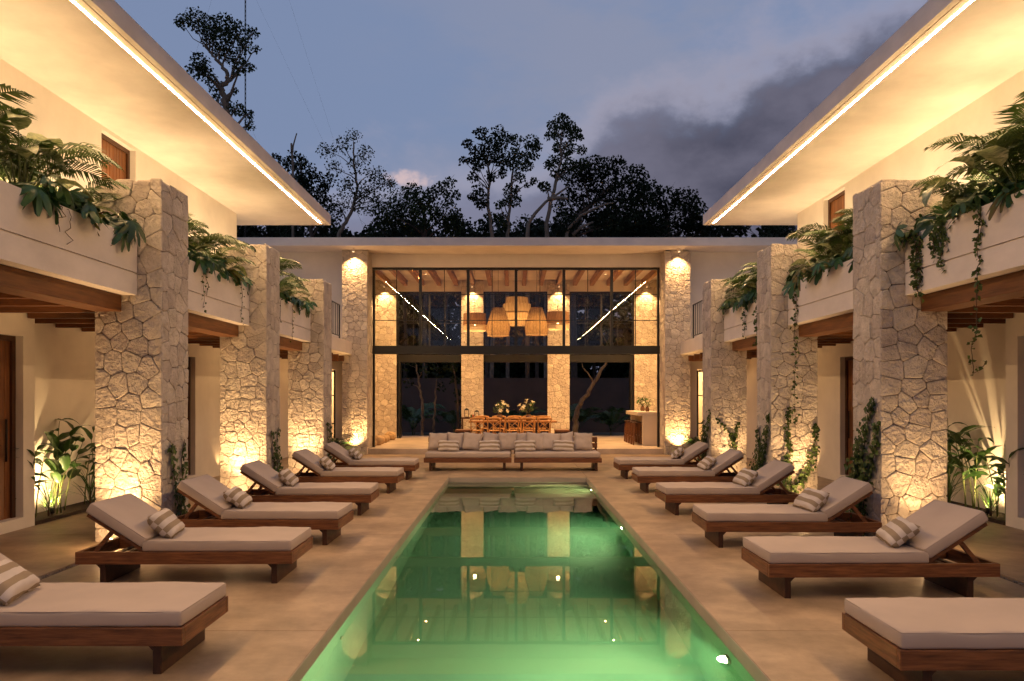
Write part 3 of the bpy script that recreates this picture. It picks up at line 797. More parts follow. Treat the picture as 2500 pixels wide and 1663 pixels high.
PILM = [pillow_mesh('pillow', .50, .31, .15, k*3.7) for k in range(3)]
LY = [4.72, 7.03, 8.83, 11.05, 13.55, 15.75]; RY = [4.30, 6.50, 8.69, 11.05, 13.6, 15.9]
NUM = ['nearest', 'second nearest', 'third from the camera', 'fourth from the camera', 'fifth from the camera', 'farthest']
for s, side, ys in ((-1, 'left', LY), (1, 'right', RY)):
    proto = None
    for k, y in enumerate(ys):
        lab = 'beige cushioned wooden sun lounger on the %s of the pool, %s%s' % (side, NUM[k], ', cut by the frame' if k == 0 else '')
        if proto is None: proto = make_lounger(s, lab); o = proto
        else: o = copy_tree(proto, None, lab)
        o['group'] = 'sun loungers beside the pool'
        fx = X(s, [2.16, 2.15, 2.13, 2.17, 2.16, 2.13][k] if s < 0 else [2.10, 2.10, 2.12, 2.13, 2.14, 2.12][k])
        o.location = (fx, y, 0); o.rotation_euler = (0, 0, R([0, .7, -1.0, 1.1, -.8, .5][k]))
        if s > 0 and k == 0: continue
        # striped pillow in the crook of the backrest
        p = obj('striped_pillow', PILM[k % 3], STRIPE)
        tag(p, 'beige and white striped pillow on the %s lounger, %s' % (side, NUM[k]), 'pillow', 'striped pillows on the loungers')
        rr = random.Random(k*7+s)
        tilt = R(40 + rr.uniform(-6, 6)); yaw = R(rr.uniform(-6, 14))
        # long axis (local x) runs across the lounger turned by yaw, short axis (local y) climbs towards the head
        ux = Vector((math.sin(yaw)*-s*-1, math.cos(yaw), 0))
        cl = Vector((s*math.cos(yaw), math.sin(yaw)*-1*s*s, 0)); cl = Vector((0, 0, 1)).cross(ux) * (-s)
        cl = Vector((0, 0, 1)).cross(ux); cl = cl if cl.x*s > 0 else -cl
        uy = (cl*math.cos(tilt) + Vector((0, 0, 1))*math.sin(tilt)).normalized()
        uz = ux.cross(uy)
        if uz.z < 0: ux = -ux; uz = ux.cross(uy)
        Mx = Matrix((ux, uy, uz)).transposed().to_4x4()
        c = Vector((fx + s*(1.31+rr.uniform(-.02, .02)), y + .36 + rr.uniform(-.07, .07), .405+.108))
        p.matrix_world = Matrix.Translation(c) @ Mx

# ------------------------------------------------------------------ sofas at the end of the pool
SOFY = 17.6
for k, (x0, x1, nm) in enumerate(((-2.07, -.03, 'left'), (.03, 2.07, 'right'))):
    t = thing('daybed_sofa', 'low wooden daybed sofa with beige seat pad, %s of the pair' % nm, 'sofa', (x0, SOFY, 0), 0, 'pair of sofas beyond the pool')
    L = x1-x0
    MB().box(0, L, 0, .045, .20, .305).build('side_rail', WOODL, t, bevel=.005)
    MB().box(0, L, .955, 1.0, .20, .305).build('side_rail', WOODL, t, bevel=.005)
    for a in (0, L-.045): MB().box(a, a+.045, .0455, .9545, .20, .305).build('end_rail', WOODLY, t)
    for a in ((.12, L-.20) if k == 0 else (.15, L-.15)): MB().box(a, a+.06, .06, .94, 0, .25).build('leg', WOODD, t, bevel=.004)
    MB().box(.05, L-.05, .05, .95, .265, .30).build('platform', WOODD, t)
    rbox(L-.05, .93, .125, .03, .09, .007, 3+k*5).build('seat_cushion', CUSH, t, True, loc=(L/2, .49, .305))
    for z in (.33, .48, .62): MB().box(.0, L, .965, .995, z, z+.12).build('back_slat', WOODL, t, bevel=.004)
    for a in (.02, L/2, L-.06): MB().box(a, a+.05, .996, 1.03, .20, .74).build('back_post', WOODD, t)
SQM = [pillow_mesh('pillow', .47, .47, .17, 20+k*2.3) for k in range(5)]
LUM = [pillow_mesh('pillow', .52, .29, .13, 40+k*3.1) for k in range(2)]
sqx = [1069, 1112, 1153, 1199, 1240, 1274, 1308, 1345, 1380, 1424]
ords = ['first', 'second', 'third', 'fourth', 'fifth', 'sixth', 'seventh', 'eighth', 'ninth', 'tenth']
rr = random.Random(3)
for i, px in enumerate(sqx):
    p = obj('throw_pillow', SQM[i % 5], THROW)
    tag(p, 'plain beige square pillow leaning on the sofa back, %s from the left' % ords[i], 'pillow', 'plain square pillows on the sofas')
    back = i in (1, 3, 5, 8); Y = SOFY + (.80 if back else .66)
    x = (px-CX)*Y/F
    p.location = (x, Y, .43 + .225 - (.0 if not back else .005))
    p.rotation_euler = (R(66+rr.uniform(-5, 4)), R(rr.uniform(-8, 8)), R(rr.uniform(-7, 7)))
for i, px in enumerate((1095, 1195, 1282, 1376)):
    p = obj('striped_pillow', LUM[i % 2], STRIPE)
    tag(p, 'striped lumbar pillow lying against the sofa pillows, %s from the left' % ords[i], 'pillow', 'striped pillows on the sofas')
    Y = SOFY + .44
    p.location = ((px-CX)*Y/F, Y, .43 + .135); p.rotation_euler = (R(58), R(rr.uniform(-3, 3)), R(rr.uniform(-4, 4)))

# ------------------------------------------------------------------ dining room furniture
tb = thing('dining_table', 'long wooden dining table under the woven pendants', 'table', (.0, 25.45, FZ))
for k in range(5): MB().box(-1.46, 1.46, -.48+k*.193, -.48+k*.193+.19, .70, .75).build('plank', TABLEW, tb, bevel=.004)
for a in (-1.2, 1.12): MB().box(a, a+.09, -.38, .38, 0, .70).build('leg', WOODD, tb)
MB().box(-1.11, 1.12, -.04, .04, .12, .2).build('stretcher', WOODD, tb)
def make_chair(label):
    t = thing('dining_chair', label, 'chair')
    # back towards -y
    MB().lathe([(.0, .44), (.21, .44), (.225, .455), (.21, .475), (0, .478)], (0, 0, 0), 20).build('seat', CHAIRW, t, True)
    for s in (-1, 1):
        MB().tube([(s*.20, -.21, 0), (s*.19, -.19, .45), (s*.205, -.215, .68), (s*.225, -.24, .86)], [.016, .02, .017, .016], 8).build('leg', CHAIRW, t, True)
        MB().tube([(s*.19, .20, 0), (s*.175, .165, .45)], [.015, .019], 8).build('leg', CHAIRW, t, True)
    top = MB()
    top.tube([(-.235, -.245, .845), (-.12, -.275, .86), (0, -.285, .862), (.12, -.275, .86), (.235, -.245, .845)], .034, 8); top.build('top_rail', CHAIRW, t, True)
    for s in (-1, 1):
        MB().tube([(s*.215, -.235, .80), (0, -.262+s*.012, .63), (-s*.185, -.20, .47)], .012, 8).build('cross_stay', CHAIRW, t, True)
    MB().tube([(-.185, -.195, .16)]+[(.175*math.cos(a), -.195, .17+.22*math.sin(a)) for a in [math.pi*(1-i/10) for i in range(11)]]+[(.185, -.195, .16)], .014, 8).build('leg_hoop', CHAIRW, t, True)
    MB().tube([(-.18, .16, .2), (.18, .16, .2)], .01, 6).build('stretcher', CHAIRW, t, True)
    return t
cx_f = [-1.19, -.60, -.03, .485, 1.01]; cx_b = [-1.06, -.49, .07, .56, 1.08]
ch = None
for i in range(10):
    fr = i < 5
    lab = 'crossback bentwood chair %s the dining table, %s from the left' % ('on the near side of' if fr else 'behind', ords[i % 5])
    if ch is None: ch = make_chair(lab); o = ch
    else: o = copy_tree(ch, None, lab)
    o['group'] = 'crossback chairs around the dining table'
    o.location = ((cx_f if fr else cx_b)[i % 5], 24.62 if fr else 26.2, FZ)
    o.rotation_euler = (0, 0, R((0 if fr else 180) + [3, -2, 1, -3, 2][i % 5]*(1 if i else 4)))
def lily_vase(label, loc, sc_=1.0, name='lily_vase', flower=LILY, seed=0, leaves=BROAD):
    t = thing(name, label, 'vase', loc, 0, None)
    MB().lathe([(0, 0), (.07*sc_, 0), (.095*sc_, .05*sc_), (.085*sc_, .13*sc_), (.06*sc_, .18*sc_), (.066*sc_, .2*sc_)]).build('pot', CERAM, t, True)
    r = random.Random(seed)
    for k in range(16):
        a = r.uniform(0, 6.28); el = r.uniform(.35, 1.4); L = r.uniform(.24, .40)*sc_
        d = Vector((math.cos(a)*math.cos(el), math.sin(a)*math.cos(el), math.sin(el)))
        b0 = Vector((0, 0, .18*sc_)); e = b0 + d*L
        MB().tube([b0, b0+d*L*.5+Vector((0, 0, .02)), e], [.006, .005, .004], 5).build('stem', STEMG, t, True)
        if k % 2 == 0:
            f = MB()
            for m in range(6):
                o1 = d.orthogonal().normalized(); o1.rotate(Matrix.Rotation(m*1.047, 3, d))
                p = e; w_ = o1.cross(d)*.022*sc_; tip = e + d*.06*sc_ + o1*.085*sc_; mid = e + d*.055*sc_ + o1*.035*sc_
                f.add([p, mid+w_, tip, mid-w_], [(0, 1, 2, 3)])
            f.build('flower', flower, t)
        else:
            f = MB()
            for m in range(4):
                o1 = d.orthogonal().normalized(); o1.rotate(Matrix.Rotation(m*1.7+k, 3, d))
                p = b0 + d*L*(.4+.15*m); w_ = o1.cross(d)*.016*sc_
                f.add([p, p+o1*.05*sc_+d*.05*sc_+w_, p+o1*.09*sc_+d*.12*sc_, p+o1*.05*sc_+d*.05*sc_-w_], [(0, 1, 2, 3)])
            f.build('leaves', leaves, t)
    return t
lily_vase('vase of white lilies on the left half of the dining table', (-.44, 25.45, FZ+.75), 1.15, seed=1)
lily_vase('vase of white lilies on the right half of the dining table', (.53, 25.45, FZ+.75), 1.15, seed=2)
lily_vase('small vase of green sprigs farther back on the bar counter', (4.42, 25.8, 1.24), .85, 'green_vase', BROAD, 3)
lily_vase('small vase of white flowers nearer on the bar counter', (4.42, 24.9, 1.24), .75, 'flower_vase', LILY, 4)
# console with lanterns in front of the second back column
t = thing('console_table', 'dark console table in front of the second back column', 'console table', (-1.6, 27.95, FZ))
MB().box(-.30, .42, -.18, .18, .74, .80).build('tabletop', WOODD, t)
for a in (-.28, .36):
    for b in (-.16, .12): MB().box(a, a+.04, b, b+.04, 0, .74).build('leg', WOODD, t)
MB().box(-.24, .36, -.16, .16, .28, .31).build('shelf', TABLEW, t)
for k, (x, h, lb) in enumerate(((-1.70, .36, 'taller black lantern on the console table'), (-1.33, .28, 'shorter black lantern on the console table'))):
    t = thing('lantern', lb, 'lantern', (x, 27.93, FZ+.80), 0, 'lanterns on the console')
    b = MB(); q = .075
    b.box(-q, q, -q, q, 0, .02); b.box(-q, q, -q, q, h*.7, h*.7+.015); b.build('frame', STEEL, t)
    for i in (-1, 1):
        for j in (-1, 1): MB().box(i*q-.006, i*q+.006, j*q-.006, j*q+.006, .02, h*.7).build('post', STEEL, t)
    MB().lathe([(q*1.35, h*.7+.016), (.02, h*.92), (.0, h*.92)], n=4).build('roof', STEEL, t)
    MB().tube([(0, 0, .02), (0, 0, h*.35)], .03, 10).build('candle', LILY, t, True)
for k, (x, m, lb) in enumerate(((-1.53, STEMG, 'green jar between the lanterns'), (-1.46, PLANTPOT, 'red jar between the lanterns'))):
    tag(MB().lathe([(0, 0), (.03, 0), (.035, .05), (.028, .09), (0, .09)], n=12).build('jar', m, None, True, loc=(x, 27.9, FZ+.80)), lb, 'jar')
# low dark cabinets either side of the dining set
for s, x0, x1, lb in ((-1, -1.82, -1.33, 'low dark wooden chest left of the dining chairs'), (1, 1.33, 1.80, 'low dark wooden chest right of the dining chairs')):
    t = thing('wooden_chest', lb, 'chest', ((x0+x1)/2, 24.1, FZ), 0, 'low chests beside the dining set')
    hw = (x1-x0)/2
    MB().box(-hw+.01, hw-.01, -.28, .35, 0, .46).build('body', WOODD, t, bevel=.006)
    MB().box(-hw, hw, -.30, .37, .462, .51).build('lid', WOODL, t, bevel=.006)
    MB().box(-.08, .08, -.292, -.2805, .36, .375).build('handle', DARKM, t)
# bar with stools
t = thing('bar_counter', 'cement waterfall bar counter at the right of the dining room', 'bar', (0, 0, FZ))
MB().box(3.98, 4.72, 24.15, 26.65, .95, 1.07).build('countertop', BOOTH, t, bevel=.008)
MB().box(4.14, 4.72, 24.15, 24.3, 0, .949).build('end_panel', BOOTH, t, bevel=.006)
MB().box(4.14, 4.72, 26.5, 26.65, 0, .949).build('end_panel', BOOTH, t, bevel=.006)
MB().box(4.60, 4.72, 24.301, 26.499, 0, .949).build('back_panel', BOOTH, t)
st = None
for k, y in enumerate((24.55, 25.1, 25.65, 26.2)):
    lab = 'dark wooden bar stool under the counter, %s from the front' % ords[k]
    if st is None:
        st = thing('bar_stool', lab, 'stool')
        MB().box(-.16, .16, -.16, .16, .70, .74).build('seat', WOODD, st, bevel=.01)
        for i in (-1, 1):
            for j in (-1, 1): MB().bar((i*.17, j*.17, 0), (i*.13, j*.13, .70), .04, .04, (1, 0, 0)).build('leg', WOODL, st)
            MB().box(i*.155-.012, i*.155+.012, -.15, .15, .25, .285).build('stretcher', WOODL, st)
        o = st
    else: o = copy_tree(st, None, lab)
    o['group'] = 'bar stools'; o.location = (4.05, y, FZ)
# round poufs along the left side of the room
for k, y in enumerate((23.85, 24.4, 25.05, 25.7, 26.4, 27.2)):
    r = .14 + .02*((k*3) % 4)
    o = MB().lathe([(0, 0), (r*.8, .0), (r*1.05, r*.5), (r, r*1.1), (r*.55, r*1.5), (0, r*1.55)], n=16).build('woven_pouf', SACK, None, True, loc=(-4.42+.02*(k % 2), y, FZ))
    tag(o, 'round woven pouf beside the left glass edge, %s in the row' % ords[k], 'pouf', 'row of poufs')
# pendants
RIBM = mat('dark_reed', (.16, .075, .025), .8, .2)
RIMM = mat('pale_rim', (.75, .60, .36), .8, .1, transl=.3)
def pendant(label, x, y, tiers, ztop, m, power, fringe=None):
    t = thing('pendant_lamp', label, 'pendant lamp', (x, y, 0), 0, 'woven pendant lamps')
    MB().tube([(0, 0, ztop), (0, 0, 6.105)], .006, 6).build('cord', STEEL, t)
    MB().tube([(0, 0, 6.08), (0, 0, 6.107)], .05, 12).build('canopy', STEEL, t)
    zlo = 9
    for i, prof in enumerate(tiers):
        n = 40; vs = []; fs = []
        mb = MB()
        for r, z in prof:
            for k in range(n):
                a = 2*math.pi*k/n; rr_ = r*(1+.012*((k*7) % 3-1)); mb.v.append((rr_*math.cos(a), rr_*math.sin(a), z))
        for j in range(len(prof)-1):
            for k in range(n): mb.f.append((j*n+k, j*n+(k+1) % n, (j+1)*n+(k+1) % n, (j+1)*n+k))
        sh = mb.build('shade', m, t, True)
        ri = MB()
        for k in range(22):
            a = 2*math.pi*(k+.3)/22
            ri.tube([((r+.006)*math.cos(a), (r+.006)*math.sin(a), z) for r, z in prof[(1 if len(prof) > 2 else 0):]], .005, 4, False)
        ri.build('ribs', RIBM, sh)['kind'] = 'stuff'
        MB().lathe([(prof[-1][0]+.008, prof[-1][1]+.012), (prof[-1][0]+.01, prof[-1][1]), (prof[-1][0]-.01, prof[-1][1]-.004)], n=40).build('rim', RIMM, sh, True)
        zlo = min(zlo, prof[-1][1])
    if fringe:
        r, z0, z1 = fringe
        fr = MB()
        for k in range(64):
            a = 2*math.pi*k/64; fr.bar((r*math.cos(a), r*math.sin(a), z0), (r*math.cos(a), r*math.sin(a), z1), .022, .006, (math.cos(a), math.sin(a), 0))
        fr.build('fringe', RIMM, t)
        MB().lathe([(r, z1), (r, z1-.02)], n=40).build('rim', RIMM, t)
        zlo = z1
    zb = (ztop*.40+zlo*.60)
    MB().lathe([(0, .06), (.035, .04), (.045, 0), (.03, -.04), (0, -.05)], (0, 0, zb), 12).build('bulb', BULB, t, True)
    lamp('pendant_bulb', 'POINT', (0, 0, zb-.08), power, WARM, size=.05, parent=t)
def cone(z0, z1, k=1.0):
    h = z0-z1
    return [[(.05, z0+.002), (.20*k, z0), (.40*k, z1+h*.32), (.36*k, z1)]]
pendant('bell shaped woven pendant left of centre', -.49, 25.4, cone(4.70, 3.755), 4.70, WICKER, 26)
pendant('bell shaped woven pendant right of centre', .80, 25.4, cone(4.71, 3.79), 4.71, WICKER, 26)
pendant('brown drum pendant with pale fringe, far left', -1.28, 25.5, [[(.05, 4.522), (.37, 4.52), (.385, 4.12)]], 4.52, WICKERD, 22, (.37, 4.12, 3.96))
pendant('brown drum pendant with pale fringe, far right', 1.52, 25.5, [[(.05, 4.572), (.37, 4.57), (.385, 4.17)]], 4.57, WICKERD, 22, (.37, 4.17, 4.01))
WICKER2 = mat('pale_raffia', (.44, .29, .13), .8, .35, 14, (6, 6, .4), c2=(.62, .45, .23), transl=.45)
pendant('four tiered woven pendant hanging in the centre', .14, 26.2, [[(.05, 5.152), (.38, 5.15), (.40, 4.92)], [(.40, 4.93), (.48, 4.92), (.475, 4.60)], [(.40, 4.62), (.40, 4.40)], [(.30, 4.42), (.29, 4.19)]], 5.15, WICKER2, 24)
# recessed ceiling downlights that light the room
for k, (x, y) in enumerate(((-3.1, 24.9), (3.3, 24.9), (-3.1, 27.0), (3.3, 27.0), (-.9, 24.3), (1.1, 24.3), (4.05, 24.6))):
    t = thing('recessed_downlight', 'small recessed ceiling light in the dining room, %s' % ['front left', 'front right', 'rear left', 'rear right', 'left of centre', 'right of centre', 'above the bar'][k], 'downlight', (x, y, 6.1), 0, 'recessed dining room lights')
    MB().tube([(0, 0, .008), (0, 0, -.008)], .05, 14).build('trim', FASCIA, t)
    MB().tube([(0, 0, -.008), (0, 0, -.011)], .035, 14).build('lens', LENS, t)
    lamp('downlight_bulb', 'SPOT', (0, 0, -.02), 760, WARM, (0, 0, -3), 150, .9, .03, t)

# ------------------------------------------------------------------ planting: leaf shapes, base at the origin, growing along +y
def blade(L, W, prof, fold=.25, droop=.5, n=7, lift=.3, wav=0, m=4):
    mb = MB(); p = Vector((0, 0, 0)); e = lift
    rows = []
    for i in range(n+1):
        t = i/n; wd = W/2*prof(t); row = []
        for j in range(m+1):
            u = 2*j/m-1
            off = Vector((u*wd, -math.sin(e)*abs(u)*wd*fold*-1, math.cos(e)*abs(u)*wd*fold))
            off.z += wav*math.sin(t*19+u*4)*abs(u)
            row.append(len(mb.v)); mb.v.append(tuple(p+off))
        rows.append(row)
        p = p + Vector((0, math.cos(e), math.sin(e)))*(L/n); e -= droop/n*(1+t)
    for a, b in zip(rows, rows[1:]):
        for j in range(m): mb.f.append((a[j], a[j+1], b[j+1], b[j]))
    return mb
OV = lambda t: math.sin(math.pi*min(1, t*1.0)**.75)**.8 if 0 < t < 1 else .02
LAN = lambda t: (math.sin(math.pi*t**.62)**1.05 if 0 < t < 1 else .02)
STR = lambda t: max(.03, (1-t**2.2)*min(1, .5+t*3))
def frond(L, seed, n=30, e0=78, e1=-28, dens=1.0):
    r = random.Random(seed); mb = MB(); p = Vector((0, 0, 0)); pts = []; N_ = 18
    for i in range(N_+1):
        t = i/N_; e = R(e0+(e1-e0)*t**1.35); d = Vector((math.sin(t*1.5+seed)*.06, math.cos(e), math.sin(e))); pts.append((p.copy(), d.normalized())); p = p + d*(L/N_)
    mb.tube([q for q, _ in pts], [.009*(1-.8*i/N_) for i in range(N_+1)], 5)
    for k in range(n):
        t = .22+.78*k/(n-1); f = t*N_; i = min(N_-1, int(f)); q = pts[i][0].lerp(pts[i+1][0], f-i); d = pts[i][1]
        ll = L*.34*math.sin(math.pi*(.12+.83*(t-.22)/.78))**.7*r.uniform(.85, 1.1)
        up = Vector((1, 0, 0)).cross(d)
        for s in (-1, 1):
            a = (Vector((s, 0, 0))*.78 + d*.62 + up*.28).normalized()
            b = (a + Vector((0, 0, -.55-r.uniform(0, .35)))).normalized()
            w_ = d*(.012+.006*r.random())
            m1 = q+a*ll*.5; tip = m1+b*ll*.55
            mb.add([q-w_*.4, q+w_*.4, m1+w_, m1-w_, tip], [(0, 1, 2, 3), (3, 2, 4)])
    return mb
def philo(L, seed, lobes=9, droop=.55):
    r = random.Random(seed); mb = MB(); out = []
    for k in range(lobes):
        a = R(-128+256*k/(lobes-1)); ln = L*(.55+.45*math.cos(a*.62))*r.uniform(.9, 1.08); da = R(256/(lobes-1))
        for (f, g) in ((-.36, .72), (-.12, .97), (0.02, 1.0), (.17, .95), (.36, .70)):
            out.append((a+da*f, ln*g))
        if k < lobes-1: out.append((a+da*.5, ln*.42))
    c = len(mb.v); mb.v.append((0, 0, 0))
    for rad in (.45, 1):
        for a, l_ in out:
            rr_ = min(l_, L*.40) if rad < 1 else l_
            z = -droop*rr_*rr_/L + .06*L*math.sin(a*5)
            mb.v.append((math.sin(a)*rr_, math.cos(a)*rr_+.08*L, z))
    n = len(out)
    for i in range(n-1): mb.f.append((0, 1+i, 2+i))
    for i in range(n-1): mb.f.append((1+i, 1+n+i, 2+n+i, 2+i))
    return mb
FRONDS = [frond(1.15, k, 30+2*k, 80-k*5, -35+k*6).mesh('frond', True) for k in range(4)]
DIEFF = [blade(.40, .21, OV, .22, .9, 8, .5, .006).mesh('leaf', True), blade(.34, .17, OV, .3, 1.2, 8, .3, .006).mesh('leaf', True)]
PHIL = [philo(.27, k).mesh('leaf', True) for k in range(3)]
STRAP = [blade(.50, .055, STR, .5, 1.5, 8, .9, 0, 2).mesh('leaf', True), blade(.42, .05, STR, .5, .9, 8, 1.0, 0, 2).mesh('leaf', True)]
GING = [blade(.46, .135, LAN, .22, .8, 9, .35, .004).mesh('leaf', True), blade(.40, .12, LAN, .25, 1.2, 9, .2, .004).mesh('leaf', True)]
GRASS = [blade(.62, .014, STR, .3, 1.0, 6, 1.2, 0, 2).mesh('blade', True), blade(.5, .012, STR, .3, .6, 6, 1.25, 0, 2).mesh('blade', True)]
def leaf_obj(name, mesh, m, parent, pos, yaw, pitch=0, roll=0, sc_=1.0):
    o = bpy.data.objects.new(name, mesh); col.objects.link(o); o.parent = parent
    if not mesh.materials: mesh.materials.append(None)
    o.material_slots[0].link = 'OBJECT'; o.material_slots[0].material = m
    o.location = pos; o.rotation_mode = 'XYZ'
    o.matrix_local = Matrix.Translation(pos) @ Matrix.Rotation(yaw, 4, 'Z') @ Matrix.Rotation(pitch, 4, 'X') @ Matrix.Rotation(roll, 4, 'Y') @ Matrix.Diagonal((sc_, sc_, sc_, 1))
    return o
def palm_plant(label, loc, seed, n=13, size=1.0, group=None, m=None):
    t = thing('areca_palm', label, 'palm', loc, 0, group); r = random.Random(seed)
    st = MB()
    for k in range(4):
        a = r.uniform(0, 6.28); st.tube([(0.04*math.cos(a), .04*math.sin(a), -.05), (.07*math.cos(a), .07*math.sin(a), .30*size)], [.016, .010], 6)
    st.build('stems', STEMG, t, True)['kind'] = 'stuff'
    for k in range(n):
        a = k*2.4+r.uniform(-.3, .3); leaf_obj('frond', FRONDS[r.randrange(4)], m or PALM, t, Vector((.06*-math.sin(a), .06*math.cos(a), .18*size)), a, R(r.uniform(-22, 14)), R(r.uniform(-10, 10)), size*r.uniform(.72, 1.1))
    return t
def leafy_plant(name, label, cat, loc, seed, meshes, m, n, h, size=1.0, spread=.5, group=None, pitch=(-30, 20), extra=None):
    # leaves on petioles from one crown
    t = thing(name, label, cat, loc, 0, group); r = random.Random(seed)
    pet = MB()
    for k in range(n):
        a = k*2.4+r.uniform(-.4, .4); el = r.uniform(.5, 1.35); L = h*r.uniform(.55, 1.1)*size
        d = Vector((-math.sin(a)*math.cos(el)*spread*1.6, math.cos(a)*math.cos(el)*spread*1.6, math.sin(el)))
        tip = d*L
        pet.tube([Vector((0, 0, -.04)), d*L*.5+Vector((0, 0, .05*L)), tip], [.010*size, .008*size, .005*size], 5)
        mm = m
        if extra and r.random() < extra[1]: mm = extra[0]
        leaf_obj('leaf', meshes[r.randrange(len(meshes))], mm, t, tip, a, R(r.uniform(*pitch)), R(r.uniform(-18, 18)), size*r.uniform(.75, 1.2))
    pet.build('petioles', STEMG, t, True)['kind'] = 'stuff'
    return t
def tuft(name, label, cat, loc, seed, meshes, m, n, size=1.0, group=None, pitch=(-25, 20), part='leaf'):
    t = thing(name, label, cat, loc, 0, group); r = random.Random(seed)
    for k in range(n):
        a = k*2.4+r.uniform(-.5, .5); leaf_obj(part, meshes[r.randrange(len(meshes))], m, t, Vector((.03*-math.sin(a), .03*math.cos(a), .02+r.uniform(0, .22)*size)), a, R(r.uniform(*pitch)), R(r.uniform(-20, 20)), size*r.uniform(.7, 1.15))
    MB().tube([(0, 0, -.05), (0, 0, .24*size)], [.02, .012], 6).build('stem', STEMB, t, True)
    return t
def ivy_leaves(mb, p, r, size, nrm=None):
    d = Vector((r.uniform(-1, 1), r.uniform(-1, 1), r.uniform(-1.2, .2))).normalized()
    n_ = Vector((r.uniform(-1, 1), r.uniform(-1, 1), r.uniform(-.2, 1)))
    if nrm is not None: n_ = nrm*1.3 + n_*.7; d = (d - nrm*d.dot(nrm)*.8).normalized()
    s_ = d.cross(n_)
    if s_.length < 1e-3: return
    s_ = s_.normalized(); L = size*r.uniform(.6, 1.25); u = s_.cross(d).normalized()
    mb.add([p, p+d*L*.35+s_*L*.42+u*.1*L, p+d*L, p+d*L*.35-s_*L*.42+u*.1*L], [(0, 1, 2, 3)])
def hanging_vine(label, paths, seed, size=.055, per=4, group='trailing vines', name='trailing_vine', spread=.03):
    loc = Vector(paths[0][0]); t = thing(name, label, 'vine', loc, 0, group); r = random.Random(seed)
    st = MB(); lv = MB()
    for path in paths:
        pts = [Vector(p)-loc for p in path]
        fine = []
        for a, b in zip(pts, pts[1:]):
            k = max(2, int((b-a).length/.05))
            fine += [a.lerp(b, i/k) + Vector((r.uniform(-.006, .006), r.uniform(-.006, .006), 0)) for i in range(k)]
        fine.append(pts[-1]); st.tube(fine, [.004]*len(fine), 4)
        for p in fine:
            for k in range(per):
                if r.random() < .8: ivy_leaves(lv, p+Vector((r.uniform(-1, 1), r.uniform(-1, 1), r.uniform(-1, 1)))*spread, r, size)
    st.build('stem', STEMB, t); lv.build('foliage', VINEL, t)['kind'] = 'stuff'
    return t
def climbing_vine(label, origin, U, Nn, strands, seed, size=.07, dens=1.0, group='climbing vines on the columns'):
    # grows up a wall plane: origin, horizontal direction U, outward normal Nn; strands = list of [(u, z, halfwidth), ...]
    t = thing('climbing_vine', label, 'vine', origin, 0, group); r = random.Random(seed); st = MB(); lv = MB()
    for sd in strands:
        pts = [U*u + Vector((0, 0, z)) + Nn*.02 for u, z, _ in sd]
        st.tube(pts, [.007*(1-.7*i/len(pts)) for i in range(len(pts))], 5)
        for (u0, z0, w0), (u1, z1, w1) in zip(sd, sd[1:]):
            n = int(dens*900*((w0+w1)/2+.02)*math.hypot(u1-u0, z1-z0)) + 3
            for k in range(n):
                f = r.random(); ww = w0+(w1-w0)*f
                g_ = r.gauss(0, .55)
                p = U*(u0+(u1-u0)*f + ww*g_) + Vector((0, 0, z0+(z1-z0)*f+r.uniform(-.03, .03))) + Nn*(.02+abs(r.gauss(0, 1))*min(.10, ww*.6+.01))
                ivy_leaves(lv, p, r, size, Nn)
    st.build('stem', STEMB, t); lv.build('foliage', VINEL, t)['kind'] = 'stuff'
    return t

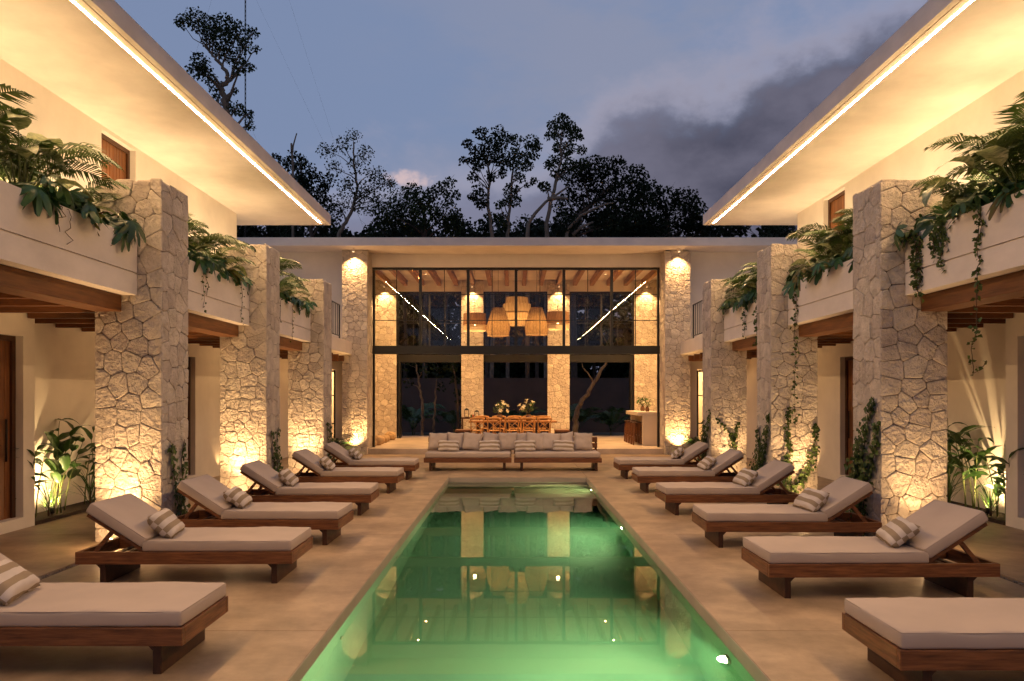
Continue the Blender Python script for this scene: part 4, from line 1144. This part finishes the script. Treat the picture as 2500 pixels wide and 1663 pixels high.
# ---- planters on the wings
PB = [(6.0, COLY[0][0]), (COLY[0][1], COLY[1][0]), (COLY[1][1], COLY[2][0])]
PLN = ['nearest', 'middle', 'far']
ZP = 3.56
for s, side in ((-1, 'left'), (1, 'right')):
    for k, (a, c) in enumerate(PB):
        base_ = 1000*(s+2)+100*k
        where = 'the %s planter on the %s wing' % (PLN[k], side)
        def at_p(f, d=4.95): return (X(s, d), a+(c-a)*f, ZP)
        r = random.Random(base_)
        palm_plant('feathery palm at the near end of ' + where, at_p(.17, 5.08), base_+1, 12, .92, 'palms in the planters')
        palm_plant('feathery palm in the middle of ' + where, at_p(.52, 5.05), base_+2, 12, .92, 'palms in the planters')
        palm_plant('small feathery palm by the column in ' + where, at_p(.80, 5.05), base_+3, 10, .75, 'palms in the planters')
        palm_plant('feathery palm filling the gap before the middle of ' + where, at_p(.36, 5.16), base_+6, 10, .85, 'palms in the planters')
        leafy_plant('dumb_cane', 'broad variegated leaves near the end of ' + where, 'plant', at_p(.40 if k == 0 else .30, 4.80), base_+4, DIEFF, VARIEG, 10, .66 if k == 0 else .55, 1.15 if k == 0 else .9, .5, 'broad leaved plants in the planters')
        leafy_plant('dumb_cane', 'broad green leaves by the column in ' + where, 'plant', at_p(.68, 4.82), base_+5, DIEFF, VARIEG, 8, .55 if k == 0 else .45, 1.1 if (k == 0 and s > 0) else .9, .55, 'broad leaved plants in the planters')
        for q, f in enumerate((.10, .40, .62, .90)):
            leafy_plant('split_leaf_philodendron', 'dark split leaves spilling over %s, %s' % (where, ['near end', 'before the middle', 'past the middle', 'beside the column'][q]), 'plant', at_p(f, 4.76), base_+10+q, PHIL, PHILO, 14, .36, .86, .8, 'philodendrons in the planters', (-75, -5), (YELLOWL, .12 if (s > 0 and k == 1) else .03))
        tuft('cordyline', 'reddish strap leaved plant in ' + where, 'plant', at_p(.64 if s > 0 else .06, 4.9), base_+20, STRAP, RED, 22, .95, 'red leaved plants in the planters')
        tuft('cordyline', 'bronze strap leaved plant at the column end of ' + where, 'plant', at_p(.88, 4.98), base_+21, STRAP, RED, 16, .8, 'red leaved plants in the planters')
        uplight('planter spotlight hidden among the leaves of ' + where, (X(s, 5.12), a+(c-a)*.70, ZP), (X(s, 5.7), a+(c-a)*.55, 5.2), 90, 140, .9, (1, .68, .34), group='planter spotlights')
        for q, f in enumerate((.12, .50, .88)):
            uplight('terrace uplight washing the wall behind %s, %s' % (where, ['near end', 'middle', 'column end'][q]), (X(s, 5.52), a+(c-a)*f, 3.32), (X(s, 5.75), a+(c-a)*f, 5.2), 190, 170, 1.0, (1, .69, .37), 'terrace_uplight', 'terrace uplights', .25)
# trailing vines over the planter faces
def drop(s, y, z1, z0=3.66, wob=.05, n=6, seed=0):
    r = random.Random(seed); x = X(s, 4.58)
    return [(X(s, 4.66), y, z0)] + [(x+r.uniform(-.015, .0)*-s*-1, y+r.uniform(-wob, wob), z0-.03-(z0-z1)*i/n) for i in range(n+1)]
V = hanging_vine
V('thick ivy bunch hanging beside the nearest right column', [drop(1, 8.78, 2.93, seed=1), drop(1, 8.72, 3.05, seed=2), drop(1, 8.82, 3.15, seed=3), drop(1, 8.75, 2.98, seed=33)], 51, .06, 6, spread=.05)
V('ivy bunch hanging in the nearest right planter, second from the column', [drop(1, 8.30, 3.18, seed=4), drop(1, 8.22, 3.40, seed=5), drop(1, 8.38, 3.35, seed=6)], 52, .06, 6, spread=.05)
V('slim ivy strand with a long loop hanging below the nearest right beam', [drop(1, 7.62, 3.02, seed=7), drop(1, 7.58, 3.35, seed=8), [(X(1, 4.57), 7.62, 3.02), (X(1, 4.57), 7.63, 2.4)],
   [(X(1, 4.57), 7.63, 2.42), (X(1, 4.57), 7.72, 2.22), (X(1, 4.57), 7.68, 1.98), (X(1, 4.57), 7.55, 2.02), (X(1, 4.57), 7.47, 2.1)]], 53, .055, 3)
V('very long thin ivy strand in front of the middle right column', [drop(1, 12.55, 1.35, wob=.03, n=14, seed=9), drop(1, 12.5, 2.95, seed=10)], 54, .06, 3)
V('ivy hanging from the far right planter', [drop(1, 14.5, 2.75, seed=11), drop(1, 14.35, 2.9, seed=12), drop(1, 15.3, 3.0, seed=13)], 55, .065, 5, spread=.045)
V('thin wiry vine curling down the middle left planter', [drop(-1, 10.95, 3.05, seed=14), drop(-1, 11.1, 3.25, seed=15), drop(-1, 12.5, 2.98, seed=16)], 56, .05, 1)
V('thin wiry vine hanging on the far left planter', [drop(-1, 15.4, 2.9, seed=17), drop(-1, 14.6, 3.2, seed=18)], 57, .055, 1)
V('few bare tendrils drooping over the nearest left planter', [drop(-1, 7.5, 3.4, wob=.08, seed=19), drop(-1, 7.62, 3.3, wob=.08, seed=20), drop(-1, 8.5, 3.45, wob=.08, seed=21)], 58, .03, 0)
# climbing vines at the feet of the columns
for s, side in ((-1, 'left'), (1, 'right')):
    for k, (y0, y1) in enumerate(COLY):
        Nn = Vector((-s, 0, 0)); o = Vector((X(s, 4.31), y0, 0)); U = Vector((0, 1, 0))
        big = 1.0 if s > 0 else .55
        str_ = [[(.45, 0, .16*big), (.42, .35, .16*big), (.30, .75, .10*big), (.22 if s < 0 else .05, 1.15, .06*big), (.12 if s < 0 else -.0, 1.45 if s > 0 else 1.1, .02)],
                [(.40, 0, .14*big), (.55, .5, .10*big), (.50, .95, .05*big), (.6, 1.2, .015)]]
        if s > 0 and k == 0: str_.append([(.5, .6, .15), (.42, 1.0, .12), (.30, 1.4, .07), (.12, 1.72, .03)])
        climbing_vine('leafy creeper on the pool side of the %s %s column' % (ORD[k], side), o, U, Nn, str_, 70+10*k+s, .068, 2.6 if s > 0 else 1.5)
for k in (1, 2):
    y0 = COLY[k][0]
    sd = [[(.18, 0, .14), (.22, .4, .10), (.30, .8, .05), (.28, 1.2, .045), (.30, 1.55, .02)], [(.35, .1, .12), (.62, .5, .07), (.74, .9, .05), (.76, 1.3, .015)]] if k == 1 else [[(.45, .3, .08), (.50, .7, .07), (.40, .95, .03), (.12, 1.25, .01)], [(.5, .7, .05), (.6, 1.2, .01)]]
    climbing_vine('leafy creeper on the front face of the %s right column' % ORD[k], Vector((X(1, 4.31), y0, 0)), Vector((1, 0, 0)), Vector((0, -1, 0)), sd, 90+k, .064, 1.5)
# ginger and grasses in the niches
def ginger(label, loc, seed, n, h, size=1.0, dirx=0):
    t = thing('shell_ginger', label, 'plant', loc, 0, 'ginger plants in the niches'); r = random.Random(seed)
    for k in range(n):
        a = r.uniform(0, 6.28); H = h*r.uniform(.6, 1.1); b0 = Vector((r.uniform(-.08, .08), r.uniform(-.25, .25), 0))
        lean = Vector((math.cos(a)*.12+dirx*.10, math.sin(a)*.22, 0))
        pts = [b0 + lean*(i/4)**1.6*H + Vector((0, 0, H*i/4)) for i in range(5)]
        MB().tube(pts, [.011, .010, .009, .007, .004], 6).build('stem', STEMG, t, True)
        nl = r.randrange(4, 8)
        for q in range(nl):
            f = .45+.55*q/(nl-1); i = min(3, int(f*4)); p = pts[i].lerp(pts[i+1], f*4-i)
            leaf_obj('leaf', GING[r.randrange(2)], GINGER, t, p, a+(q % 2)*math.pi+r.uniform(-.7, .7), R(r.uniform(5, 45)), R(r.uniform(-25, 25)), size*r.uniform(.75, 1.2))
    return t
for s, side in ((-1, 'left'), (1, 'right')):
    ginger('tall ginger plant in the nearer %s niche, close to the door' % side, (X(s, 6.74), 10.50, .05), 200+s, 5, 1.15 if s < 0 else 1.0, .9, -s)
    ginger('tallest ginger plant in the middle of the nearer %s niche' % side, (X(s, 6.76), 11.15, .05), 210+s, 5, 1.55 if s < 0 else 1.15, 1.0, -s)
    ginger('ginger plant behind the nearest column of the %s wing' % side, (X(s, 6.76), 12.1, .05), 220+s, 5, 1.3, 1.0, -s)
    tuft('mondo_grass', 'grassy tuft at the foot of the ginger in the nearer %s niche' % side, 'grass', (X(s, 6.68), 10.75, .05), 230+s, GRASS, BROAD, 34, .9, 'grass tufts in the niches', (-35, 25), 'blade')
    tuft('mondo_grass', 'dark grassy tuft by the column in the nearer %s niche' % side, 'grass', (X(s, 6.68), 11.8, .05), 240+s, GRASS, PHILO, 40, 1.15, 'grass tufts in the niches', (-40, 25), 'blade')
    ginger('ginger plant in the farther %s niche' % side, (X(s, 6.74), 17.3, .05), 250+s, 4, .9, .8, -s)
    tuft('mondo_grass', 'grassy tuft in the farther %s niche' % side, 'grass', (X(s, 6.66), 16.95, .05), 260+s, GRASS, BROAD, 30, .9, 'grass tufts in the niches', (-35, 25), 'blade')
    palm_plant('small fern like palm beside the %s pavilion door' % side, (X(s, 5.45), 22.55, .0), 270+s, 9, .55, 'small palms by the pavilion', PHILO)
    tuft('cordyline', 'dark strap leaved plant beside the %s tall pavilion column' % side, 'plant', (X(s, 5.62), 22.2, 0), 280+s, STRAP, RED, 14, .9, 'small plants by the pavilion')

# ------------------------------------------------------------------ garden behind, trees, mast
gs = MB().add([(-80, 30.21, .0), (80, 30.21, .0), (80, 160, .0), (-80, 160, .0)], [(0, 1, 2, 3)]).build('garden_soil', GROUND); tag(gs, kind='structure')
gw = MB().box(-16, 16, 36.5, 36.7, 0, 2.62).build('garden_wall', GARDENW); tag(gw, 'plain grey garden wall seen through the pavilion', 'wall')
def leaf_cloud(mb, c, rx, ry, rz, n, size, r, droop=.3, slim=.42):
    for k in range(n):
        while True:
            p = Vector((r.uniform(-1, 1), r.uniform(-1, 1), r.uniform(-1, 1)))
            if .12 < p.length_squared < 1: break
        p = c + Vector((p.x*rx, p.y*ry, p.z*rz))
        d = Vector((r.uniform(-1, 1), r.uniform(-1, 1), r.uniform(-1, .6)-droop)).normalized()
        s_ = d.cross(Vector((r.uniform(-1, 1), r.uniform(-1, 1), r.uniform(-1, 1))))
        if s_.length < .05: continue
        s_ = s_.normalized(); L = size*r.uniform(.6, 1.3)
        mb.add([p, p+d*L*.45+s_*L*slim, p+d*L, p+d*L*.45-s_*L*slim], [(0, 1, 2, 3)])
def tree(name, label, Y, trunk, clusters, S, O, leaf=.11, dens=1.0, seed=0, bark=BARKD, lm=LEAFT, tr=.10, group='trees behind the pavilion', twigs=0, droop=.3, cat='tree', deep=1.3):
    # trunk and clusters are image positions (a zoom with scale S, origin O) turned into places at depth Y
    r = random.Random(seed)
    def W(p, dy=0): return at(O[0]+p[0]/S, O[1]+p[1]/S, Y+dy)
    tp = [W(p) for p in trunk]; foot = Vector((tp[0].x, Y, 0)) 
    t = thing(name, label, cat, foot, 0, group)
    pts = [foot-foot] + [p-foot for p in tp]
    mb = MB(); n = len(pts)
    rad = [tr*(1-.72*i/(n-1)) for i in range(n)]
    sm = []
    sr = []
    for i in range(n-1):
        for k in range(4):
            f = k/4; q = pts[i].lerp(pts[i+1], f) + Vector((r.uniform(-1, 1), r.uniform(-1, 1), 0))*tr*.35*(1 if i or k else 0)
            sm.append(q); sr.append(rad[i]+(rad[i+1]-rad[i])*f)
    sm.append(pts[-1]); sr.append(rad[-1]); mb.tube(sm, sr, 8)
    cr = MB()
    for (x, y, rp) in clusters:
        rm = rp/S*Y/F; c = W((x, y), r.uniform(-1, 1)*deep*.8)-foot
        # limb from the trunk point a little below the clump
        cand = [(abs((q-c).length - .9*abs(c.z-q.z)) + (0 if q.z < c.z else 4)*.6 + (c-q).length*.5, i) for i, q in enumerate(sm[3:])]
        i0 = min(cand)[1]+3; q = sm[i0]; rr0 = sr[i0]*.55
        mid = q.lerp(c, .5)+Vector((r.uniform(-.25, .25), r.uniform(-.2, .2), r.uniform(-.1, .3)))*min(1, (c-q).length*.4)
        mb.tube([q, q.lerp(mid, .5)+Vector((r.uniform(-.06, .06), 0, .05)), mid, mid.lerp(c, .55)+Vector((r.uniform(-.06, .06), 0, .03)), c], [rr0, rr0*.8, rr0*.6, rr0*.42, rr0*.25], 5)
        for k in range(3+twigs):
            e = c + Vector((r.uniform(-1, 1), r.uniform(-1, 1), r.uniform(-.5, 1)))*rm*1.05
            mb.tube([mid.lerp(c, .7), c.lerp(e, .5)+Vector((0, 0, .04)), e], [rr0*.28, rr0*.2, rr0*.10], 4)
        leaf_cloud(cr, c, rm*1.06, rm*1.15, rm*.92, int(dens*95*(rm/.4)**2*(.11/leaf)**1.3)+8, leaf, r, droop)
    mb.build('trunk', bark, t, True); o = cr.build('crown', lm, t); o['kind'] = 'stuff'
    return t
Z4 = (2.613, (350, 0)); Z8 = (4.48, (1100, 250)); Z2 = (2.0496, (600, 250))
tree('tall_tree', 'tall crooked tree rising beside the mast above the left roof', 30, [(560, 900), (530, 690), (512, 600), (500, 555), (545, 510), (520, 450), (470, 380), (420, 330)],
     [(330,100,58),(262,130,48),(230,140,30),(420,150,62),(520,150,72),(620,200,68),(700,210,38),(500,250,72),(420,260,50),(350,170,45),(640,290,52),(725,312,24),(560,350,64),(620,420,60),(690,430,26),(360,390,60),(330,450,55),(400,470,55),(450,540,50),(470,620,38),(580,580,25),(590,690,50),(660,730,45),(680,800,35),(430,200,60),(560,220,60),(480,330,45)],
     *Z4, leaf=.105, dens=2.3, seed=1, tr=.16, bark=BARK)
tree('slender_tree', 'slender tree with round leaves, left of the three above the pavilion', 38, [(455, 1470), (425, 1250), (408, 1050), (430, 880), (400, 650), (420, 480)],
     [(330,330,80),(190,450,62),(300,540,95),(420,450,90),(530,330,90),(560,450,85),(140,630,52),(260,640,70),(400,600,90),(520,560,85),(560,650,85),(250,810,65),(300,700,60),(440,800,60),(300,940,60),(320,1040,90),(235,1030,50),(330,1120,60),(570,770,65),(620,640,50)],
     *Z8, leaf=.15, dens=2.0, seed=2, tr=.11, bark=BARK, lm=LEAFT2)
tree('slender_tree', 'slender tree with drooping leaves, middle of the three above the pavilion', 39, [(625, 1440), (630, 1280), (650, 1120), (670, 850), (690, 620), (760, 470)],
     [(720,400,72),(640,380,55),(880,430,90),(950,480,55),(900,560,70),(700,560,85),(800,600,80),(840,690,70),(720,700,80),(760,820,65),(660,960,95),(700,1060,80),(620,1080,70),(540,1110,55),(900,850,50),(840,900,38),(560,1250,70),(600,1330,70)],
     *Z8, leaf=.13, dens=2.0, seed=3, tr=.10, bark=BARK, droop=.8)
tree('slender_tree', 'tallest leafy tree right of centre above the pavilion', 38.5, [(1050, 1470), (1060, 1250), (1130, 950), (1180, 750), (1210, 600), (1200, 400)],
     [(1220,190,90),(1120,250,70),(1300,260,80),(1200,320,95),(1350,330,85),(1075,360,55),(1400,370,50),(1180,480,70),(1300,480,80),(1430,510,60),(1230,560,60),(1130,640,80),(1070,680,50),(1300,680,90),(1400,700,80),(1250,780,90),(1150,770,60),(1030,920,70),(1460,650,60),(1000,900,40)],
     *Z8, leaf=.13, dens=2.2, seed=4, tr=.13, bark=BARK, droop=.8)
tree('broad_tree', 'broad dark tree behind the right half of the pavilion roof', 40, [(1640, 680), (1680, 560), (1760, 480), (1830, 420)],
     [(1750,330,70),(1850,310,55),(1950,370,70),(1800,400,95),(1680,420,80),(1900,450,95),(1750,520,95),(1880,560,95),(1620,520,80),(1600,610,75),(1700,610,80),(1820,620,80),(1980,480,75),(1960,580,80),(1690,350,50)],
     *Z2, leaf=.16, dens=1.9, seed=5, tr=.18, lm=LEAFT2)
tree('broad_tree', 'dark tree at the right behind the far roof corner', 42, [(2120, 690), (2110, 600), (2100, 500)],
     [(2020,450,70),(2100,480,70),(2200,480,65),(2250,540,60),(2050,560,90),(2170,570,85),(2260,610,70),(2050,640,80),(2180,650,80),(2300,640,60)],
     *Z2, leaf=.16, dens=1.9, seed=6, tr=.15, lm=LEAFT2)
tree('sparse_tree', 'sparse twiggy tree left of centre behind the pavilion', 37, [(470, 660), (500, 600), (540, 520), (560, 420), (540, 300), (540, 200)],
     [(540,165,38),(480,210,50),(400,240,45),(600,250,45),(560,310,55),(440,330,45),(650,360,50),(700,400,50),(520,420,60),(620,440,60),(600,500,70),(480,500,60),(680,500,50),(740,410,25)],
     *Z2, leaf=.11, dens=.95, seed=7, tr=.12, twigs=7, bark=BARK)
tree('broad_tree', 'leafy tree behind the left roof corner', 38, [(330, 680), (320, 560), (290, 420), (270, 300)],
     [(250,290,55),(285,350,75),(150,270,22),(190,300,32),(320,420,80),(350,500,85),(400,560,80),(250,420,70),(400,390,45),(350,610,80),(240,560,80)],
     *Z2, leaf=.14, dens=1.8, seed=8, tr=.13, lm=LEAFT2)
tree('broad_tree', 'low dark tree between the left trees and the slender ones', 39, [(900, 690), (900, 600), (880, 520), (840, 460)],
     [(830,440,48),(780,490,70),(860,500,70),(930,460,45),(980,430,40),(1020,395,30),(1030,470,45),(900,560,80),(1000,560,75),(780,580,80),(1040,610,60),(700,560,70),(680,640,70),(850,640,80)],
     *Z2, leaf=.14, dens=1.8, seed=9, tr=.13)
def dead_branch(name, label, Y, paths, S, O, r0):
    t = None
    mb = MB(); f0 = None
    for p in paths:
        pts = [at(O[0]+a/S, O[1]+b/S, Y) for a, b in p]
        if f0 is None: f0 = Vector((pts[0].x, Y, 0)); pts = [f0]+pts
        mb.tube([q-f0 for q in pts], [r0*(1-.75*i/len(pts)) for i in range(len(pts))], 7)
    o = mb.build(name, BARK, None, True, loc=f0); return tag(o, label, 'tree', 'trees behind the pavilion')
dead_branch('bare_tree', 'bare pale leaning trunk in front of the tallest tree', 37, [[(840, 1465), (850, 1330), (920, 1220), (1040, 1090), (1160, 1010), (1290, 920)], [(1060, 1060), (1180, 1045), (1280, 1055)]], *Z8, .12)
dead_branch('bare_tree', 'bare pale branch curving across the broad dark tree', 38.6, [[(1270, 1440), (1300, 1370), (1420, 1240), (1560, 1170), (1700, 1110), (1790, 1100)], [(1340, 1450), (1420, 1370), (1560, 1310)]], *Z8, .10)
dead_branch('dead_snag', 'dead broken branch standing up behind the left roof', 36.5, [[(236, 330), (232, 260), (238, 215), (255, 155)], [(232, 250), (228, 205)]], *Z2, .07)
# low tree belt that closes the gaps above the roof
und = [(560, 585), (660, 580), (760, 585), (870, 575), (990, 580), (1090, 585), (1190, 580), (1310, 575), (1450, 570), (1590, 575), (1720, 580), (1850, 575), (1960, 580)]
for i, (px, py) in enumerate(und):
    r = random.Random(500+i)
    cl = [(px+r.uniform(-75, 75), py+r.uniform(-32, 45), r.uniform(26, 44)) for k in range(9)]
    tree('understory_tree', 'low dark tree in the belt above the pavilion roof, %s from the left' % ['first', 'second', 'third', 'fourth', 'fifth', 'sixth', 'seventh', 'eighth', 'ninth', 'tenth', 'eleventh', 'twelfth', 'thirteenth'][i],
         46+(i % 3)*1.5, [(px, 640), (px+5, 600), (px-4, 575)], cl, 1.0, (0, 0), leaf=.22, dens=1.5, seed=520+i, tr=.14, lm=LEAFT2, group='low trees beyond the garden', deep=2)
wd = MB(); rw = random.Random(77)
for k in range(420):
    c = Vector((rw.uniform(-20, 20), rw.uniform(48, 54), rw.uniform(.3, 11.6)))
    leaf_cloud(wd, c, 1.6, 1.2, 1.3, 190, .46, rw, .2)
tag(wd.build('far_wood', LEAFT2), 'dense dark wood beyond the garden wall', 'wood', kind='stuff')
# trees and palms in the garden, seen through the dining room
Z22 = (5.808, (890, 850)); Z5 = (2.613, (1250, 550))
tree('garden_tree', 'slim pale trunked tree seen through the left opening of the dining room', 32, [(805, 1275), (820, 1050), (825, 850), (790, 620), (760, 430), (735, 230)], [(560,230,120),(700,150,110),(620,480,90),(880,300,120),(600,60,110)], *Z22, leaf=.13, dens=.6, seed=31, tr=.10, bark=BARK, group='garden trees seen through the dining room', deep=.6)
tree('garden_tree', 'thin pale stem tree right of the slim trunk in the left opening', 32.6, [(975, 1240), (985, 1000), (1005, 700), (1020, 480), (1040, 250)], [(1100,520,80),(1050,350,110),(1180,260,110),(960,200,100)], *Z22, leaf=.13, dens=.6, seed=32, tr=.07, bark=BARK, group='garden trees seen through the dining room', deep=.6)
tree('garden_tree', 'forked leaning tree seen through the right opening of the dining room', 31.5, [(400, 1345), (405, 1240), (425, 1150), (480, 1080), (545, 980), (610, 860), (640, 780)], [(600,700,60),(520,640,55),(420,820,40),(680,720,50)], *Z5, leaf=.13, dens=.6, seed=33, tr=.15, bark=BARK, group='garden trees seen through the dining room', deep=.6)
tree('weeping_tree', 'weeping tree behind the second back column', 31.8, [(600, 1290), (590, 1050), (560, 900)], [(560,900,40),(575,980,34),(590,1060,28),(545,840,40),(600,1120,22)], 2.613, (890, 550), leaf=.14, dens=1.3, seed=34, tr=.10, group='garden trees seen through the dining room', deep=.4, droop=1.5)
for k, (x, y, sz) in enumerate(((-4.4, 33.5, 1.6), (-2.6, 34.0, 1.4), (2.9, 33.6, 1.5), (4.3, 33.0, 1.3), (.4, 34.2, 1.3))):
    palm_plant('garden palm in front of the grey wall, %s from the left' % ords[[0, 1, 3, 4, 2][k]], (x, y, .0), 600+k, 10, sz, 'garden palms seen through the dining room', PHILO)
# radio mast with guy wires
t = thing('radio_mast', 'thin guyed radio mast rising beside the tall tree', 'mast', (at(599, 500, 33).x, 33, 0))
mast = MB(); 
for a in range(3):
    ca, sa = math.cos(a*2.094)*.026, math.sin(a*2.094)*.026
    mast.tube([(ca, sa, 0), (ca, sa, 26)], .010, 5)
mast.build('leg_tubes', DARKM, t)['kind'] = 'stuff'
br = MB(); z = 0
while z < 26:
    for a in range(3):
        p = [Vector((math.cos(q*2.094)*.026, math.sin(q*2.094)*.026, 0)) for q in (a, a+1)]
        br.tube([p[0]+Vector((0, 0, z)), p[1]+Vector((0, 0, z+.2))], .006, 4, False)
    z += .2
br.build('bracing', DARKM, t)['kind'] = 'stuff'
for k, (x, y, z) in enumerate(((7.5, 6, 25), (9.5, 4, 20), (-9, 3, 24), (5.0, 8, 14))):
    MB().tube([(0, 0, z), (x*.5, y*.5, z*.48), (x, y, 0)], .0025, 4).build('guy_wire', STEEL, t)
